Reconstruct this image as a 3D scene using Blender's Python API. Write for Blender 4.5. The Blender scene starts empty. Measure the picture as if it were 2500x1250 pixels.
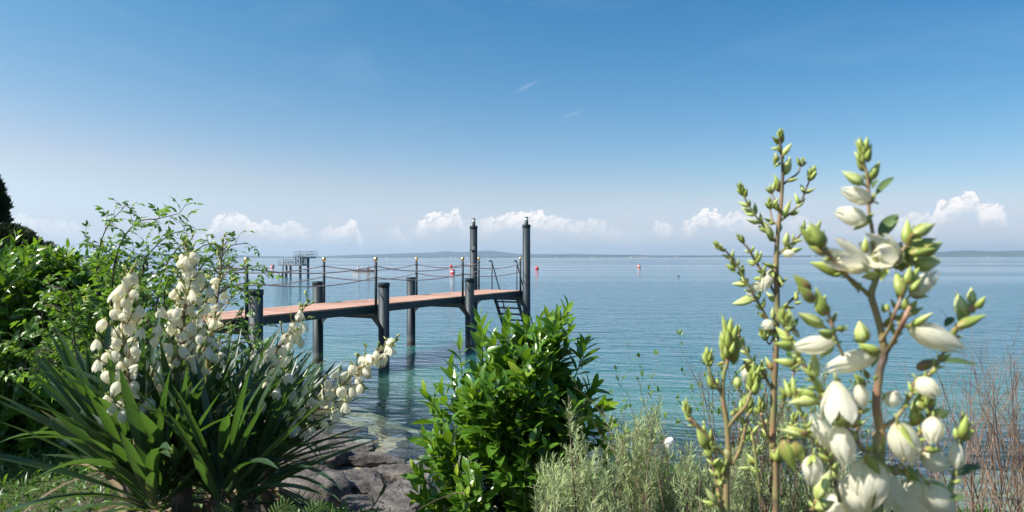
import bpy, math, random
import numpy as np
from mathutils import Vector, Matrix
R = math.radians
rng = np.random.default_rng(7)
random.seed(7)
scene = bpy.context.scene
COL = scene.collection

# ------------------------------------------------------------------ camera
F = 1667.0      # focal length in pixels of the 2500 px wide photograph
HY = 629.0      # horizon row
CZ = 2.69       # eye height above the lake
cam = bpy.data.cameras.new('camera'); camo = bpy.data.objects.new('camera', cam); COL.objects.link(camo)
camo.location = (0, 0, CZ)
camo.rotation_euler = (R(90), R(0.09), 0)
cam.sensor_width = 36; cam.lens = 36 * F / 2500
cam.shift_y = (HY - 625) / 2500
cam.clip_start = 0.05; cam.clip_end = 120000
cam.dof.use_dof = True; cam.dof.focus_distance = 6.0; cam.dof.aperture_fstop = 6.5
scene.camera = camo

# ------------------------------------------------------------------ light
SUN_EL, SUN_AZ = 47.0, -110.0           # azimuth from +Y, clockwise; the sun stands to the left
sd = Vector((math.sin(R(SUN_AZ)) * math.cos(R(SUN_EL)), math.cos(R(SUN_AZ)) * math.cos(R(SUN_EL)), math.sin(R(SUN_EL))))
sl = bpy.data.lights.new('sun', 'SUN'); sl.energy = 5.0; sl.angle = R(0.5); sl.color = (1.0, 0.955, 0.88)
so = bpy.data.objects.new('sun', sl); COL.objects.link(so)
so.rotation_euler = sd.to_track_quat('Z', 'Y').to_euler(); so.location = (-30, 5, 40)

scene.view_settings.view_transform = 'Standard'; scene.view_settings.look = 'None'
scene.view_settings.exposure = 0.78; scene.view_settings.gamma = 1.0
scene.render.engine = 'CYCLES'
scene.cycles.use_denoising = True
scene.cycles.volume_bounces = 0
scene.cycles.max_bounces = 10; scene.cycles.transparent_max_bounces = 12
scene.cycles.caustics_reflective = False; scene.cycles.caustics_refractive = False
scene.cycles.sample_clamp_indirect = 6.0

class NT:
    """small helper round a node tree"""
    def __init__(s, tree): s.t = tree; s.n = tree.nodes; s.l = tree.links
    def add(s, typ, **kw):
        x = s.n.new(typ)
        for k, v in kw.items(): setattr(x, k, v)
        return x
    def put(s, sock, v):
        if v is None: return
        if isinstance(v, bpy.types.NodeSocket): s.l.new(v, sock)
        elif isinstance(v, (tuple, list)) and len(v) == 3 and sock.type == 'RGBA': sock.default_value = (*v, 1)
        else: sock.default_value = v
    def m(s, op, a, b=None, c=None, clamp=False):
        x = s.add('ShaderNodeMath', operation=op, use_clamp=clamp)
        for i, v in enumerate((a, b, c)): s.put(x.inputs[i], v)
        return x.outputs[0]
    def mr(s, v, a, b, c=0.0, d=1.0, smooth=False):
        x = s.add('ShaderNodeMapRange'); x.interpolation_type = 'SMOOTHSTEP' if smooth else 'LINEAR'; x.clamp = True
        for i, q in enumerate((v, a, b, c, d)): s.put(x.inputs[i], q)
        return x.outputs[0]
    def mix(s, f, a, b, blend='MIX'):
        x = s.add('ShaderNodeMix', data_type='RGBA', blend_type=blend)
        s.put(x.inputs[0], f); s.put(x.inputs[6], a); s.put(x.inputs[7], b)
        return x.outputs[2]
    def noise(s, vec, scale, detail=4, rough=0.55, dist=0.0):
        x = s.add('ShaderNodeTexNoise'); s.put(x.inputs['Vector'], vec)
        x.inputs['Scale'].default_value = scale; x.inputs['Detail'].default_value = detail
        x.inputs['Roughness'].default_value = rough; x.inputs['Distortion'].default_value = dist
        return x.outputs[0]
    def scale(s, vec, sc):
        x = s.add('ShaderNodeVectorMath', operation='MULTIPLY'); s.put(x.inputs[0], vec); x.inputs[1].default_value = sc
        return x.outputs[0]
    def comb(s, x_, y_, z_=0.0):
        x = s.add('ShaderNodeCombineXYZ'); s.put(x.inputs[0], x_); s.put(x.inputs[1], y_); s.put(x.inputs[2], z_)
        return x.outputs[0]
    def curve(s, v, pts):
        x = s.add('ShaderNodeFloatCurve'); s.put(x.inputs['Value'], v); c = x.mapping.curves[0]
        c.points[0].location = pts[0]; c.points[1].location = pts[-1]
        for p in pts[1:-1]: c.points.new(*p)
        x.mapping.update(); return x.outputs[0]

# ------------------------------------------------------------------ sky: Nishita plus a far bank of cumulus low over the lake
GR = ((1.4, -2.81, -0.55, 2.394), (1.1, -0.13, -0.2, 1.236), (0.9, 0.11, -0.07, 1.105))
world = bpy.data.worlds.new('World'); scene.world = world; world.use_nodes = True
w = NT(world.node_tree); w.n.clear()
sky = w.add('ShaderNodeTexSky', sky_type='NISHITA', sun_disc=False)
sky.sun_elevation = R(SUN_EL); sky.sun_rotation = R(SUN_AZ)
sky.air_density = 1.0; sky.dust_density = 0.6; sky.ozone_density = 2.2; sky.altitude = 400
tc = w.add('ShaderNodeTexCoord'); sep = w.add('ShaderNodeSeparateXYZ'); w.l.new(tc.outputs['Generated'], sep.inputs[0])
X_, Y_, Z_ = sep.outputs
az = w.m('ARCTAN2', X_, Y_)
hyp = w.m('SQRT', w.m('ADD', w.m('MULTIPLY', X_, X_), w.m('MULTIPLY', Y_, Y_)))
el = w.m('DIVIDE', Z_, w.m('MAXIMUM', hyp, 0.001))
def sky_pt(px, py):
    a = math.atan((px - 1250) / F)
    return a, (HY - py) / F * math.cos(a)
AZN = 0.72
azn = w.m('MULTIPLY_ADD', az, 1 / (2 * AZN), 0.5)            # 0..1 over the arc the bank spans
def prof(pts):
    out = []
    for px, py in pts:
        a, e = sky_pt(px, py); out.append((a / (2 * AZN) + 0.5, max(0, min(1, e * 8))))
    return [(0.0, out[0][1])] + out + [(1.0, out[-1][1])]
tops = [(-60,525),(30,512),(95,520),(140,525),(190,540),(240,560),(470,566),(515,538),(545,513),(582,510),(610,528),(655,533),(684,541),(712,534),(740,541),(765,552),(782,549),(830,549),(862,533),(874,543),(885,566),(940,560),(968,545),(985,560),(1008,545),(1035,524),(1060,512),(1080,516),(1112,503),(1122,506),(1128,532),(1160,532),(1205,521),(1245,511),(1295,510),(1340,516),(1385,526),(1440,531),(1500,541),(1560,560),(1610,532),(1640,545),(1675,535),(1688,525),(1705,511),(1724,504),(1765,511),(1810,513),(1850,516),(1890,528),(1960,520),(1985,540),(2100,545),(2150,522),(2185,524),(2225,516),(2262,515),(2278,526),(2292,484),(2330,482),(2348,470),(2366,457),(2388,472),(2400,489),(2432,487),(2449,497),(2458,520),(2480,545),(2600,540)]
T = w.m('MULTIPLY', w.curve(azn, prof(tops)), 1 / 8)
amp_pts = [(0,.0),(.1,0),(.2,.0)]
def amp(pts):
    out = []
    for px, v in pts: out.append((math.atan((px - 1250) / F) / (2 * AZN) + 0.5, v))
    return [(0.0, out[0][1])] + out + [(1.0, out[-1][1])]
A = w.curve(azn, amp([(-60,.18),(20,.22),(60,.42),(120,.40),(190,.3),(240,.10),(440,.10),(495,.35),(530,.85),(600,.88),(655,.62),(715,.55),(755,.35),(770,.08),(785,.42),(830,.5),(862,.75),(880,.4),(895,.05),(940,.06),(960,.32),(982,.3),(1002,.12),(1018,.7),(1060,1),(1120,1),(1131,.25),(1165,.32),(1190,.5),(1215,.85),(1290,1),(1345,.8),(1400,.5),(1460,.42),(1500,.36),(1540,.12),(1590,.12),(1605,.6),(1632,.55),(1650,.06),(1668,.3),(1684,.8),(1720,1),(1770,.8),(1820,.6),(1870,.4),(1900,.15),(1950,.35),(1985,.30),(2010,.08),(2120,.10),(2160,.42),(2190,.55),(2230,.62),(2262,.55),(2280,.8),(2300,1),(2400,1),(2442,.85),(2456,.3),(2475,.08),(2560,.1)]))
vec = w.comb(az, w.m('MULTIPLY', el, 1.25))
def billow(v, sc, off=(0, 0, 0)):
    va = w.add('ShaderNodeVectorMath', operation='ADD'); w.put(va.inputs[0], v); va.inputs[1].default_value = off
    vo = w.add('ShaderNodeTexVoronoi', feature='F1', voronoi_dimensions='2D'); w.put(vo.inputs['Vector'], va.outputs[0])
    vo.inputs['Scale'].default_value = sc; vo.inputs['Detail'].default_value = 2.0; vo.inputs['Roughness'].default_value = 0.6
    return vo.outputs['Distance']
warp = w.add('ShaderNodeTexNoise'); w.put(warp.inputs['Vector'], vec); warp.inputs['Scale'].default_value = 60; warp.inputs['Detail'].default_value = 4
wv = w.add('ShaderNodeVectorMath', operation='MULTIPLY_ADD'); w.l.new(warp.outputs['Color'], wv.inputs[0]); wv.inputs[1].default_value = (0.012,) * 3; w.put(wv.inputs[2], vec)
b1 = billow(wv.outputs[0], 48.0)
b2 = billow(wv.outputs[0], 48.0, (0.0030, -0.0030, 0))        # the same billows a step towards the sun
n1 = w.noise(vec, 90, 5, 0.62)
edge = w.m('ADD', w.m('MULTIPLY', w.m('SUBTRACT', 0.42, b1), 0.0085), w.m('MULTIPLY', w.m('SUBTRACT', n1, 0.5), 0.014))
dep = w.m('ADD', w.m('SUBTRACT', T, el), edge)                  # depth below the cloud's upper edge
cov = w.mr(dep, -0.0004, 0.0022, 0, 1, True)
fade = w.mr(dep, 0.008, 0.032, 1.0, 0.0, True)
lit = w.m('MULTIPLY_ADD', w.m('SUBTRACT', b2, b1), 1.5, 0.86, clamp=True)
n2 = w.noise(w.scale(vec, (1, 2.6, 1)), 34, 5, 0.6)
low = w.mr(n2, 0.42, 0.68, 0, 1, True)                          # loose rags of cloud under the towers
lowm = w.m('MULTIPLY', w.m('MULTIPLY', low, w.mr(el, 0.012, 0.03, 0, 1, True)), w.mr(el, 0.055, 0.072, 1, 0, True))
SK = 0.11
skm = w.add('ShaderNodeVectorMath', operation='SCALE'); w.l.new(sky.outputs[0], skm.inputs[0]); skm.inputs['Scale'].default_value = SK
sps = w.add('ShaderNodeSeparateXYZ'); w.l.new(skm.outputs[0], sps.inputs[0])
EX = 0.582                                                  # the picture is exposed three quarters of a stop up
elc = w.m('MULTIPLY', w.m('MINIMUM', el, .45), w.mr(el, .5, 1.2, 1.0, 0.0, True)); azc = w.m('MINIMUM', w.m('MAXIMUM', az, -1.2), 1.2)
def chan(i):
    """colour grade of the Nishita sky: power, gain, and a slow change with height and bearing"""
    p_, e_, a_, k = GR[i]
    g_ = w.m('EXPONENT', w.m('ADD', w.m('MULTIPLY', elc, e_), w.m('MULTIPLY', azc, a_)))
    return w.m('MINIMUM', w.m('MULTIPLY', w.m('MULTIPLY', w.m('POWER', sps.outputs[i], p_), g_), k * EX / SK), 1.4 / SK)
cg = chan(1)
SKYC = w.comb(w.m('MINIMUM', chan(0), w.m('MULTIPLY', cg, .82)), cg, w.m('MAXIMUM', chan(2), w.m('MULTIPLY', cg, 1.15)))
hazec = (0.61 * EX / SK, 0.67 * EX / SK, 0.75 * EX / SK)
# lavender haze bank low over the lake
bank = w.m('MULTIPLY', w.mr(el, 0.005, 0.095, 0.85, 0.0, True), 1.0)
c0 = w.mix(bank, SKYC, hazec)
cl_top = (1.12 * EX / SK, 1.08 * EX / SK, 1.06 * EX / SK); cl_sh = (0.64 * EX / SK, 0.69 * EX / SK, 0.78 * EX / SK)
clc = w.mix(lit, cl_sh, cl_top)
f1 = w.m('MULTIPLY', w.m('MULTIPLY', cov, fade), A)
c1 = w.mix(w.m('MULTIPLY', lowm, 0.50), c0, (0.74 * EX / SK, 0.72 * EX / SK, 0.77 * EX / SK))
c2 = w.mix(f1, c1, clc)
# two short faint contrails high up, and a breath of cirrus
def streak(px, py, ang, ln, wd, k):
    a0, e0 = sky_pt(px, py); ca, sa = math.cos(R(ang)), math.sin(R(ang))
    da = w.m('SUBTRACT', az, a0); de = w.m('SUBTRACT', el, e0)
    u = w.m('DIVIDE', w.m('ADD', w.m('MULTIPLY', da, ca), w.m('MULTIPLY', de, sa)), ln); v = w.m('DIVIDE', w.m('SUBTRACT', w.m('MULTIPLY', de, ca), w.m('MULTIPLY', da, sa)), wd)
    return w.m('MULTIPLY', w.m('EXPONENT', w.m('MULTIPLY', w.m('ADD', w.m('MULTIPLY', u, u), w.m('MULTIPLY', v, v)), -1.0)), k)
cir = w.mr(w.noise(w.scale(vec, (3, 9, 1)), 1.0, 5, .6, 1.2), .50, .78, 0, .05, True)
wisp = w.m('ADD', w.m('ADD', streak(1285, 212, 27, .016, .0022, .20), streak(1400, 278, 22, .013, .002, .13)), w.m('MULTIPLY', cir, w.mr(el, .03, .12, .3, 1.0)))
c2 = w.mix(wisp, c2, (0.80 * EX / SK, 0.86 * EX / SK, 0.93 * EX / SK))
bg = w.add('ShaderNodeBackground'); w.put(bg.inputs[0], c2); bg.inputs[1].default_value = SK
wo = w.add('ShaderNodeOutputWorld'); w.l.new(bg.outputs[0], wo.inputs[0])

# ------------------------------------------------------------------ helpers
def P(px, py, Y):
    """a place in the world, Y metres out, seen at that pixel of the photograph"""
    return Vector(((px - 1250) / F * Y, Y, CZ - (py - HY) / F * Y))
def PA(px, py, Y): return np.array(P(px, py, Y))

def tag(o, label=None, cat=None, group=None, kind=None):
    if label: o['label'] = label
    if cat: o['category'] = cat
    if group: o['group'] = group
    if kind: o['kind'] = kind
    return o
def empty(name, loc, label=None, cat=None, group=None):
    o = bpy.data.objects.new(name, None); COL.objects.link(o); o.location = loc; o.empty_display_size = 0.1
    return tag(o, label, cat, group)

class G:
    """collects geometry (world coordinates) and links it as one mesh object"""
    def __init__(s): s.v = []; s.q = []; s.t3 = []; s.c = []; s.n = 0; s.poly = []
    def add(s, v, q, tint=0.5):
        v = np.asarray(v, float).reshape(-1, 3); q = np.asarray(q, int)
        if q.size:
            (s.q if q.shape[1] == 4 else s.t3).append(q + s.n)
        s.v.append(v); s.c.append(np.broadcast_to(np.asarray(tint, float), (len(v),)) if np.ndim(tint) == 0 else np.asarray(tint, float).reshape(-1))
        s.n += len(v)
    def box(s, c, half, ax=None, tint=0.5):
        """box: centre, half sizes, optional 3 axes (rows)"""
        ax = np.eye(3) if ax is None else np.asarray(ax, float)
        c = np.asarray(c, float)
        k = np.array([[-1,-1,-1],[1,-1,-1],[1,1,-1],[-1,1,-1],[-1,-1,1],[1,-1,1],[1,1,1],[-1,1,1]], float) * np.asarray(half, float)
        s.add(c + k @ ax, [[0,3,2,1],[4,5,6,7],[0,1,5,4],[1,2,6,5],[2,3,7,6],[3,0,4,7]], tint)
    def bar(s, a, b, w_, h_, up=(0, 0, 1), tint=0.5):
        a = np.asarray(a, float); b = np.asarray(b, float); d = b - a; L = np.linalg.norm(d); d = d / L
        up = np.asarray(up, float); sx = np.cross(d, up); sx /= np.linalg.norm(sx); u2 = np.cross(sx, d)
        s.box((a + b) / 2, (L / 2, w_ / 2, h_ / 2), [d, sx, u2], tint)
    def tube(s, pts, r, sides=8, cap=True, tint=0.5):
        pts = np.asarray(pts, float); k = len(pts)
        r = np.broadcast_to(np.asarray(r, float), (k,))
        s.tubes(pts[None], r[None], sides, tint, cap)
    def tubes(s, P_, r, sides=4, tint=0.5, cap=False):
        """P_: (n,k,3), r: (n,k)"""
        P_ = np.asarray(P_, float); n, k, _ = P_.shape; r = np.broadcast_to(r, (n, k))
        d = np.gradient(P_, axis=1); d /= np.linalg.norm(d, axis=2, keepdims=True) + 1e-12
        ref = np.where(np.abs(d[:, :1, 2:3]) > 0.9, np.array([[[1., 0, 0]]]), np.array([[[0, 0, 1.]]]))
        ref = np.broadcast_to(ref, d.shape)
        a = np.cross(d, ref); a /= np.linalg.norm(a, axis=2, keepdims=True) + 1e-12
        b = np.cross(d, a)
        th = np.arange(sides) * 2 * np.pi / sides
        ring = (P_[:, :, None, :] + r[:, :, None, None] * (np.cos(th)[None, None, :, None] * a[:, :, None, :] + np.sin(th)[None, None, :, None] * b[:, :, None, :]))
        v = ring.reshape(-1, 3)
        i = np.arange(k - 1)[:, None] * sides; j = np.arange(sides)[None]; j2 = (j + 1) % sides
        q = np.stack([i + j, i + j2, i + sides + j2, i + sides + j], -1).reshape(-1, 4)
        Q = (q[None] + (np.arange(n) * k * sides)[:, None, None]).reshape(-1, 4)
        if np.ndim(tint) == 1: tint = np.repeat(tint, k * sides)
        s.add(v, Q, tint)
        if cap:
            base = s.n - len(v)
            for ii in range(n):
                o = base + ii * k * sides
                s.poly.append(list(range(o, o + sides))[::-1]); o2 = o + (k - 1) * sides
                s.poly.append(list(range(o2, o2 + sides)))
    def lathe(s, c, prof_, sides=24, axis=(0, 0, 1), tint=0.5):
        """prof_: list of (radius, height)"""
        c = np.asarray(c, float); ax = np.asarray(axis, float); ax /= np.linalg.norm(ax)
        ref = np.array([1., 0, 0]) if abs(ax[2]) > .9 else np.array([0, 0, 1.])
        a = np.cross(ax, ref); a /= np.linalg.norm(a); b = np.cross(ax, a)
        th = np.arange(sides) * 2 * np.pi / sides; k = len(prof_)
        v = [c + ax * h + r * (math.cos(t) * a + math.sin(t) * b) for r, h in prof_ for t in th]
        q = [[i * sides + j, i * sides + (j + 1) % sides, (i + 1) * sides + (j + 1) % sides, (i + 1) * sides + j] for i in range(k - 1) for j in range(sides)]
        o = s.n; s.add(v, q, tint)
        if prof_[0][0] > 1e-5: s.poly.append([o + j for j in range(sides)][::-1])
        if prof_[-1][0] > 1e-5: s.poly.append([o + (k - 1) * sides + j for j in range(sides)])
    def leaves(s, B, T_, N_, L, W, curl=0.3, fold=0.25, pr='ell', seg=4, tint=0.5, twist=0.0, wave=0.0, edge=0.0, tip=0.0):
        """one blade per row of B: base, direction, upper-face normal"""
        B = np.asarray(B, float).reshape(-1, 3); n = len(B)
        if n == 0: return
        T_ = np.broadcast_to(np.asarray(T_, float), (n, 3)); T_ = T_ / (np.linalg.norm(T_, axis=1, keepdims=True) + 1e-9)
        N_ = np.broadcast_to(np.asarray(N_, float), (n, 3)); N_ = N_ - (N_ * T_).sum(1, keepdims=True) * T_
        N_ = N_ / (np.linalg.norm(N_, axis=1, keepdims=True) + 1e-9)
        S = np.cross(T_, N_)
        L = np.broadcast_to(L, (n,)).astype(float); W = np.broadcast_to(W, (n,)).astype(float)
        k = np.broadcast_to(curl, (n,)).astype(float); k = np.where(np.abs(k) < 1e-3, 1e-3, k)
        t = np.linspace(0, 1, seg + 1)
        if pr == 'ell': wd = np.sin(np.pi * np.clip(t, 0, 1) ** 0.85) ** 0.8; wd[0] = .06; wd[-1] = 0.02
        elif pr == 'sword': wd = np.interp(t, [0, .12, .5, .8, 1], [.55, .75, 1, .7, 0.01])
        elif pr == 'lin': wd = np.interp(t, [0, .3, .8, 1], [.5, 1, .8, 0.03])
        elif pr == 'ovate': wd = np.sin(np.pi * t ** 0.7) ** 0.8; wd[0] = .1; wd[-1] = 0.02
        elif pr == 'petal': wd = np.sin(np.pi * np.clip(t * .93 + .05, 0, 1) ** 0.9) ** 0.7; wd[-1] = .05
        ks = k[:, None] * t[None]
        kk = k[:, None]
        cen = B[:, None] + T_[:, None] * (L[:, None] * np.sin(ks) / kk)[..., None] - N_[:, None] * (L[:, None] * (1 - np.cos(ks)) / kk)[..., None]
        Nl = N_[:, None] * np.cos(ks)[..., None] + T_[:, None] * np.sin(ks)[..., None]
        Sl = S[:, None] + 0 * Nl
        if np.any(twist):
            tw = np.broadcast_to(twist, (n,))[:, None] * t[None]
            Sl, Nl = Sl * np.cos(tw)[..., None] + Nl * np.sin(tw)[..., None], Nl * np.cos(tw)[..., None] - Sl * np.sin(tw)[..., None]
        hw = (W[:, None] * wd[None] / 2)[..., None]
        up = Nl * hw * fold
        wob = (wave * W[:, None] * np.sin(t[None] * 14 + rng.random((n, 1)) * 6))[..., None] * Nl if wave else 0
        v = np.stack([cen - Sl * hw + up + wob, cen, cen + Sl * hw + up - wob], 2).reshape(n, -1, 3)
        i = np.arange(seg)[:, None] * 3; j = np.arange(2)[None]
        q = np.stack([i + j, i + j + 1, i + j + 4, i + j + 3], -1).reshape(-1, 4)
        m = (seg + 1) * 3
        Q = (q[None] + (np.arange(n) * m)[:, None, None]).reshape(-1, 4)
        if np.ndim(tint) == 1: tint = np.repeat(tint, m)
        if edge or tip:
            tt = np.broadcast_to(tint, (n * m,)).reshape(n, seg + 1, 3).copy(); tt[:, :, [0, 2]] += edge
            if tip: tt[rng.random(n) < tip, -1] = 1.0
            tint = np.clip(tt, 0, 1).ravel()
        s.add(v.reshape(-1, 3), Q, tint)
    def build(s, name, mat, parent=None, smooth=True, origin=None):
        me = bpy.data.meshes.new(name)
        v = np.concatenate(s.v) if s.v else np.zeros((0, 3))
        base = np.zeros(3)
        if origin is not None: base = np.asarray(origin, float)
        elif parent is not None: base = np.asarray(parent.matrix_basis.translation if not parent.parent else (parent.parent.matrix_basis.translation + parent.matrix_basis.translation))
        if origin is None and parent is None and len(v):
            base = np.array([(v[:, 0].min() + v[:, 0].max()) / 2, (v[:, 1].min() + v[:, 1].max()) / 2, v[:, 2].min()])
        q = np.concatenate(s.q) if s.q else np.zeros((0, 4), int)
        t = np.concatenate(s.t3) if s.t3 else np.zeros((0, 3), int)
        me.vertices.add(len(v)); me.vertices.foreach_set('co', (v - base).astype(np.float32).ravel())
        loops = [q.ravel(), t.ravel()] + [np.array(p) for p in s.poly]
        sizes = np.concatenate([np.full(len(q), 4), np.full(len(t), 3), np.array([len(p) for p in s.poly], int)]).astype(int)
        lv = np.concatenate(loops).astype(np.int32)
        me.loops.add(len(lv)); me.loops.foreach_set('vertex_index', lv)
        me.polygons.add(len(sizes)); st = np.concatenate([[0], np.cumsum(sizes)[:-1]]).astype(np.int32)
        me.polygons.foreach_set('loop_start', st)
        try: me.polygons.foreach_set('loop_total', sizes.astype(np.int32))
        except Exception: pass
        me.update(calc_edges=True)
        sm = np.full(len(sizes), bool(smooth)); 
        if s.poly: sm[len(q) + len(t):] = False
        me.polygons.foreach_set('use_smooth', sm)
        at = me.attributes.new('tint', 'FLOAT', 'POINT'); at.data.foreach_set('value', np.concatenate(s.c).astype(np.float32))
        me.materials.append(mat)
        me.validate()
        o = bpy.data.objects.new(name, me); COL.objects.link(o)
        if parent is not None: o.parent = parent
        else: o.location = base
        if parent is None and origin is not None: o.location = origin
        return o

def unit(v):
    v = np.asarray(v, float); return v / (np.linalg.norm(v, axis=-1, keepdims=True) + 1e-9)
def bez(pts, k):
    """smooth polyline (Catmull-Rom) through pts, k samples"""
    p = np.asarray(pts, float)
    if len(p) == 2: return p[0] + (p[1] - p[0]) * np.linspace(0, 1, k)[:, None]
    q = np.vstack([2 * p[0] - p[1], p, 2 * p[-1] - p[-2]])
    out = []
    for u in np.linspace(0, len(p) - 1 - 1e-6, k):
        i = int(u); t = u - i; a, b, c, d = q[i:i + 4]
        out.append(.5 * ((2 * b) + (c - a) * t + (2 * a - 5 * b + 4 * c - d) * t * t + (3 * b - a - 3 * c + d) * t ** 3))
    return np.array(out)

# ------------------------------------------------------------------ materials
def mat(name, color, rough=0.5, metal=0.0, spec=0.5, bump=None, vary=None, coat=0.0):
    m = bpy.data.materials.new(name); m.use_nodes = True; t = NT(m.node_tree)
    b = t.n['Principled BSDF']; geo = t.add('ShaderNodeNewGeometry')
    c = color
    if vary:                           # (second colour, scale, low, high)
        f = t.mr(t.noise(geo.outputs['Position'], vary[1], 5, .6), vary[2], vary[3])
        c = t.mix(f, color, vary[0])
    t.put(b.inputs['Base Color'], c)
    b.inputs['Roughness'].default_value = rough; b.inputs['Metallic'].default_value = metal
    b.inputs['Specular IOR Level'].default_value = spec; b.inputs['Coat Weight'].default_value = coat
    if bump:                           # (scale, strength, distance)
        bn = t.add('ShaderNodeBump'); bn.inputs['Strength'].default_value = bump[1]; bn.inputs['Distance'].default_value = bump[2]
        t.put(bn.inputs['Height'], t.noise(geo.outputs['Position'], bump[0], 6, .6)); t.l.new(bn.outputs[0], b.inputs['Normal'])
    return m
def leaf_mat(name, dark, light, young, trans, rough=0.38, tw=0.3, spec=0.5, back=None, vein=0.0):
    """tint 0..0.7 runs dark to light, 0.8..1 is young growth"""
    m = bpy.data.materials.new(name); m.use_nodes = True; t = NT(m.node_tree)
    b = t.n['Principled BSDF']; out = t.n['Material Output']
    at = t.add('ShaderNodeAttribute', attribute_name='tint'); geo = t.add('ShaderNodeNewGeometry')
    f = at.outputs['Fac']
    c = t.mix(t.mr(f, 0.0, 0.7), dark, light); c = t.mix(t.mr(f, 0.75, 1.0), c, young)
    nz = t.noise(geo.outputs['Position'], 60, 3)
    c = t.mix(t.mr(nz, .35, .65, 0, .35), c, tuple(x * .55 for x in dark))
    if back: c = t.mix(geo.outputs['Backfacing'], c, back)
    t.put(b.inputs['Base Color'], c); b.inputs['Roughness'].default_value = rough; b.inputs['Specular IOR Level'].default_value = spec
    if vein:
        bn = t.add('ShaderNodeBump'); bn.inputs['Strength'].default_value = vein; bn.inputs['Distance'].default_value = 0.004
        t.put(bn.inputs['Height'], t.noise(geo.outputs['Position'], 90, 3)); t.l.new(bn.outputs[0], b.inputs['Normal'])
    tr = t.add('ShaderNodeBsdfTranslucent'); t.put(tr.inputs[0], t.mix(t.mr(f, 0.5, 1.0), trans, tuple(min(1, x * 1.5) for x in trans)))
    mx = t.add('ShaderNodeMixShader'); mx.inputs[0].default_value = tw
    t.l.new(b.outputs[0], mx.inputs[1]); t.l.new(tr.outputs[0], mx.inputs[2]); t.l.new(mx.outputs[0], out.inputs[0])
    return m

M = {}
def paint(name, base, light, rough):
    m = bpy.data.materials.new(name); m.use_nodes = True; t = NT(m.node_tree); b = t.n['Principled BSDF']
    geo = t.add('ShaderNodeNewGeometry'); pos = geo.outputs['Position']
    n = t.noise(t.scale(pos, (1, 1, .3)), 9, 6, .65)
    c = t.mix(t.mr(n, .4, .75, 0, .6), base, light)
    sp = t.add('ShaderNodeSeparateXYZ'); t.l.new(pos, sp.inputs[0]); z = sp.outputs[2]
    zz = t.m('ADD', z, t.m('MULTIPLY', t.m('SUBTRACT', t.noise(pos, 7, 4), .5), .12))
    c = t.mix(t.mr(zz, .34, .18, 0, .55, True), c, (.12, .125, .12))        # chalky tide band
    c = t.mix(t.mr(zz, .15, .09, 0, 1, True), c, (.035, .022, .014))         # wet rust line
    sc = t.mr(t.noise(t.scale(pos, (1, 1, .2)), 40, 3), .66, .74, 0, .35)
    c = t.mix(sc, c, (.16, .17, .17))
    t.put(b.inputs['Base Color'], c); b.inputs['Roughness'].default_value = rough
    bn = t.add('ShaderNodeBump'); bn.inputs['Strength'].default_value = .12; bn.inputs['Distance'].default_value = .01
    t.put(bn.inputs['Height'], t.noise(pos, 22, 4)); t.l.new(bn.outputs[0], b.inputs['Normal'])
    return m
M['steel'] = paint('blue_grey_painted_steel', (.006, .018, .026), (.012, .028, .037), .58)
M['deck'] = mat('terracotta_decking', (.50, .27, .17), .8, vary=((.42, .23, .17), 5, .35, .8), bump=(60, .3, .004), spec=.2)
M['brass'] = mat('polished_brass', (.86, .52, .27), .34, 1.0)
M['rope'] = mat('rope', (.24, .20, .20), .85, vary=((.44, .39, .38), 160, .45, .55), bump=(200, .6, .004))
M['frost'] = mat('frosted_glass', (.74, .78, .80), .3, spec=.6)
M['black'] = mat('black_plastic', (.018, .02, .02), .5)
M['white'] = mat('white_paint', (.78, .78, .76), .5, vary=((.6, .6, .58), 3, .5, .8))
M['red'] = mat('red_paint', (.62, .035, .03), .45, vary=((.5, .04, .03), 3, .5, .8))
M['grey_steel'] = mat('grey_steel', (.16, .20, .23), .5, .3, vary=((.10, .13, .15), 2, .4, .7))
M['concrete'] = mat('concrete', (.24, .26, .27), .85, vary=((.15, .165, .18), 1.2, .35, .7))
M['hull_wood'] = mat('varnished_wood', (.40, .25, .18), .45)
M['skin'] = mat('skin', (.50, .29, .21), .55)
M['shirt_white'] = mat('white_cloth', (.7, .71, .74), .8)
M['shirt_red'] = mat('red_cloth', (.55, .10, .10), .8)
M['dark_cloth'] = mat('dark_cloth', (.03, .035, .05), .8)
M['hair'] = mat('hair', (.03, .02, .015), .6)

# ------------------------------------------------------------------ terrain and lake
HAZE = 6.5e-5
from mathutils import noise as mn
SH = np.array([(-60, 9), (-12, 9.2), (-8, 10.6), (-6, 12.4), (-4.2, 12.0), (-3.2, 10.9), (-2.2, 9.5), (-1.3, 8.7), (0, 7.9), (2, 6.6), (6, 6.2), (12, 7.5), (60, 9)])
def shore(x): return np.interp(x, SH[:, 0], SH[:, 1])
def smooth(t): t = np.clip(t, 0, 1); return t * t * (3 - 2 * t)
def ground_z(x, y):
    x = np.asarray(x, float); y = np.asarray(y, float)
    d = (shore(x) - y) * 0.85
    wd = np.interp(x, [-3, -2.4, 0.2, 2], [4.6, 3.0, 2.8, 3.1]); st = np.interp(x, [-3.4, -2.5, -.2, .8], [.2, 1.9, 1.7, 0])
    up = 1.34 * smooth((d - st) / wd) ** .9 + .06 * smooth(d)
    dn = -np.interp(-d, [0, 1, 3, 6, 12], [0.02, .12, .48, 1.7, 2.6])
    return np.where(d > 0, up, dn)
def n3(x, y, s, o=0.0):
    return np.array([mn.noise(Vector((a * s, b * s, o))) for a, b in zip(np.ravel(x), np.ravel(y))]).reshape(np.shape(x))

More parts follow.
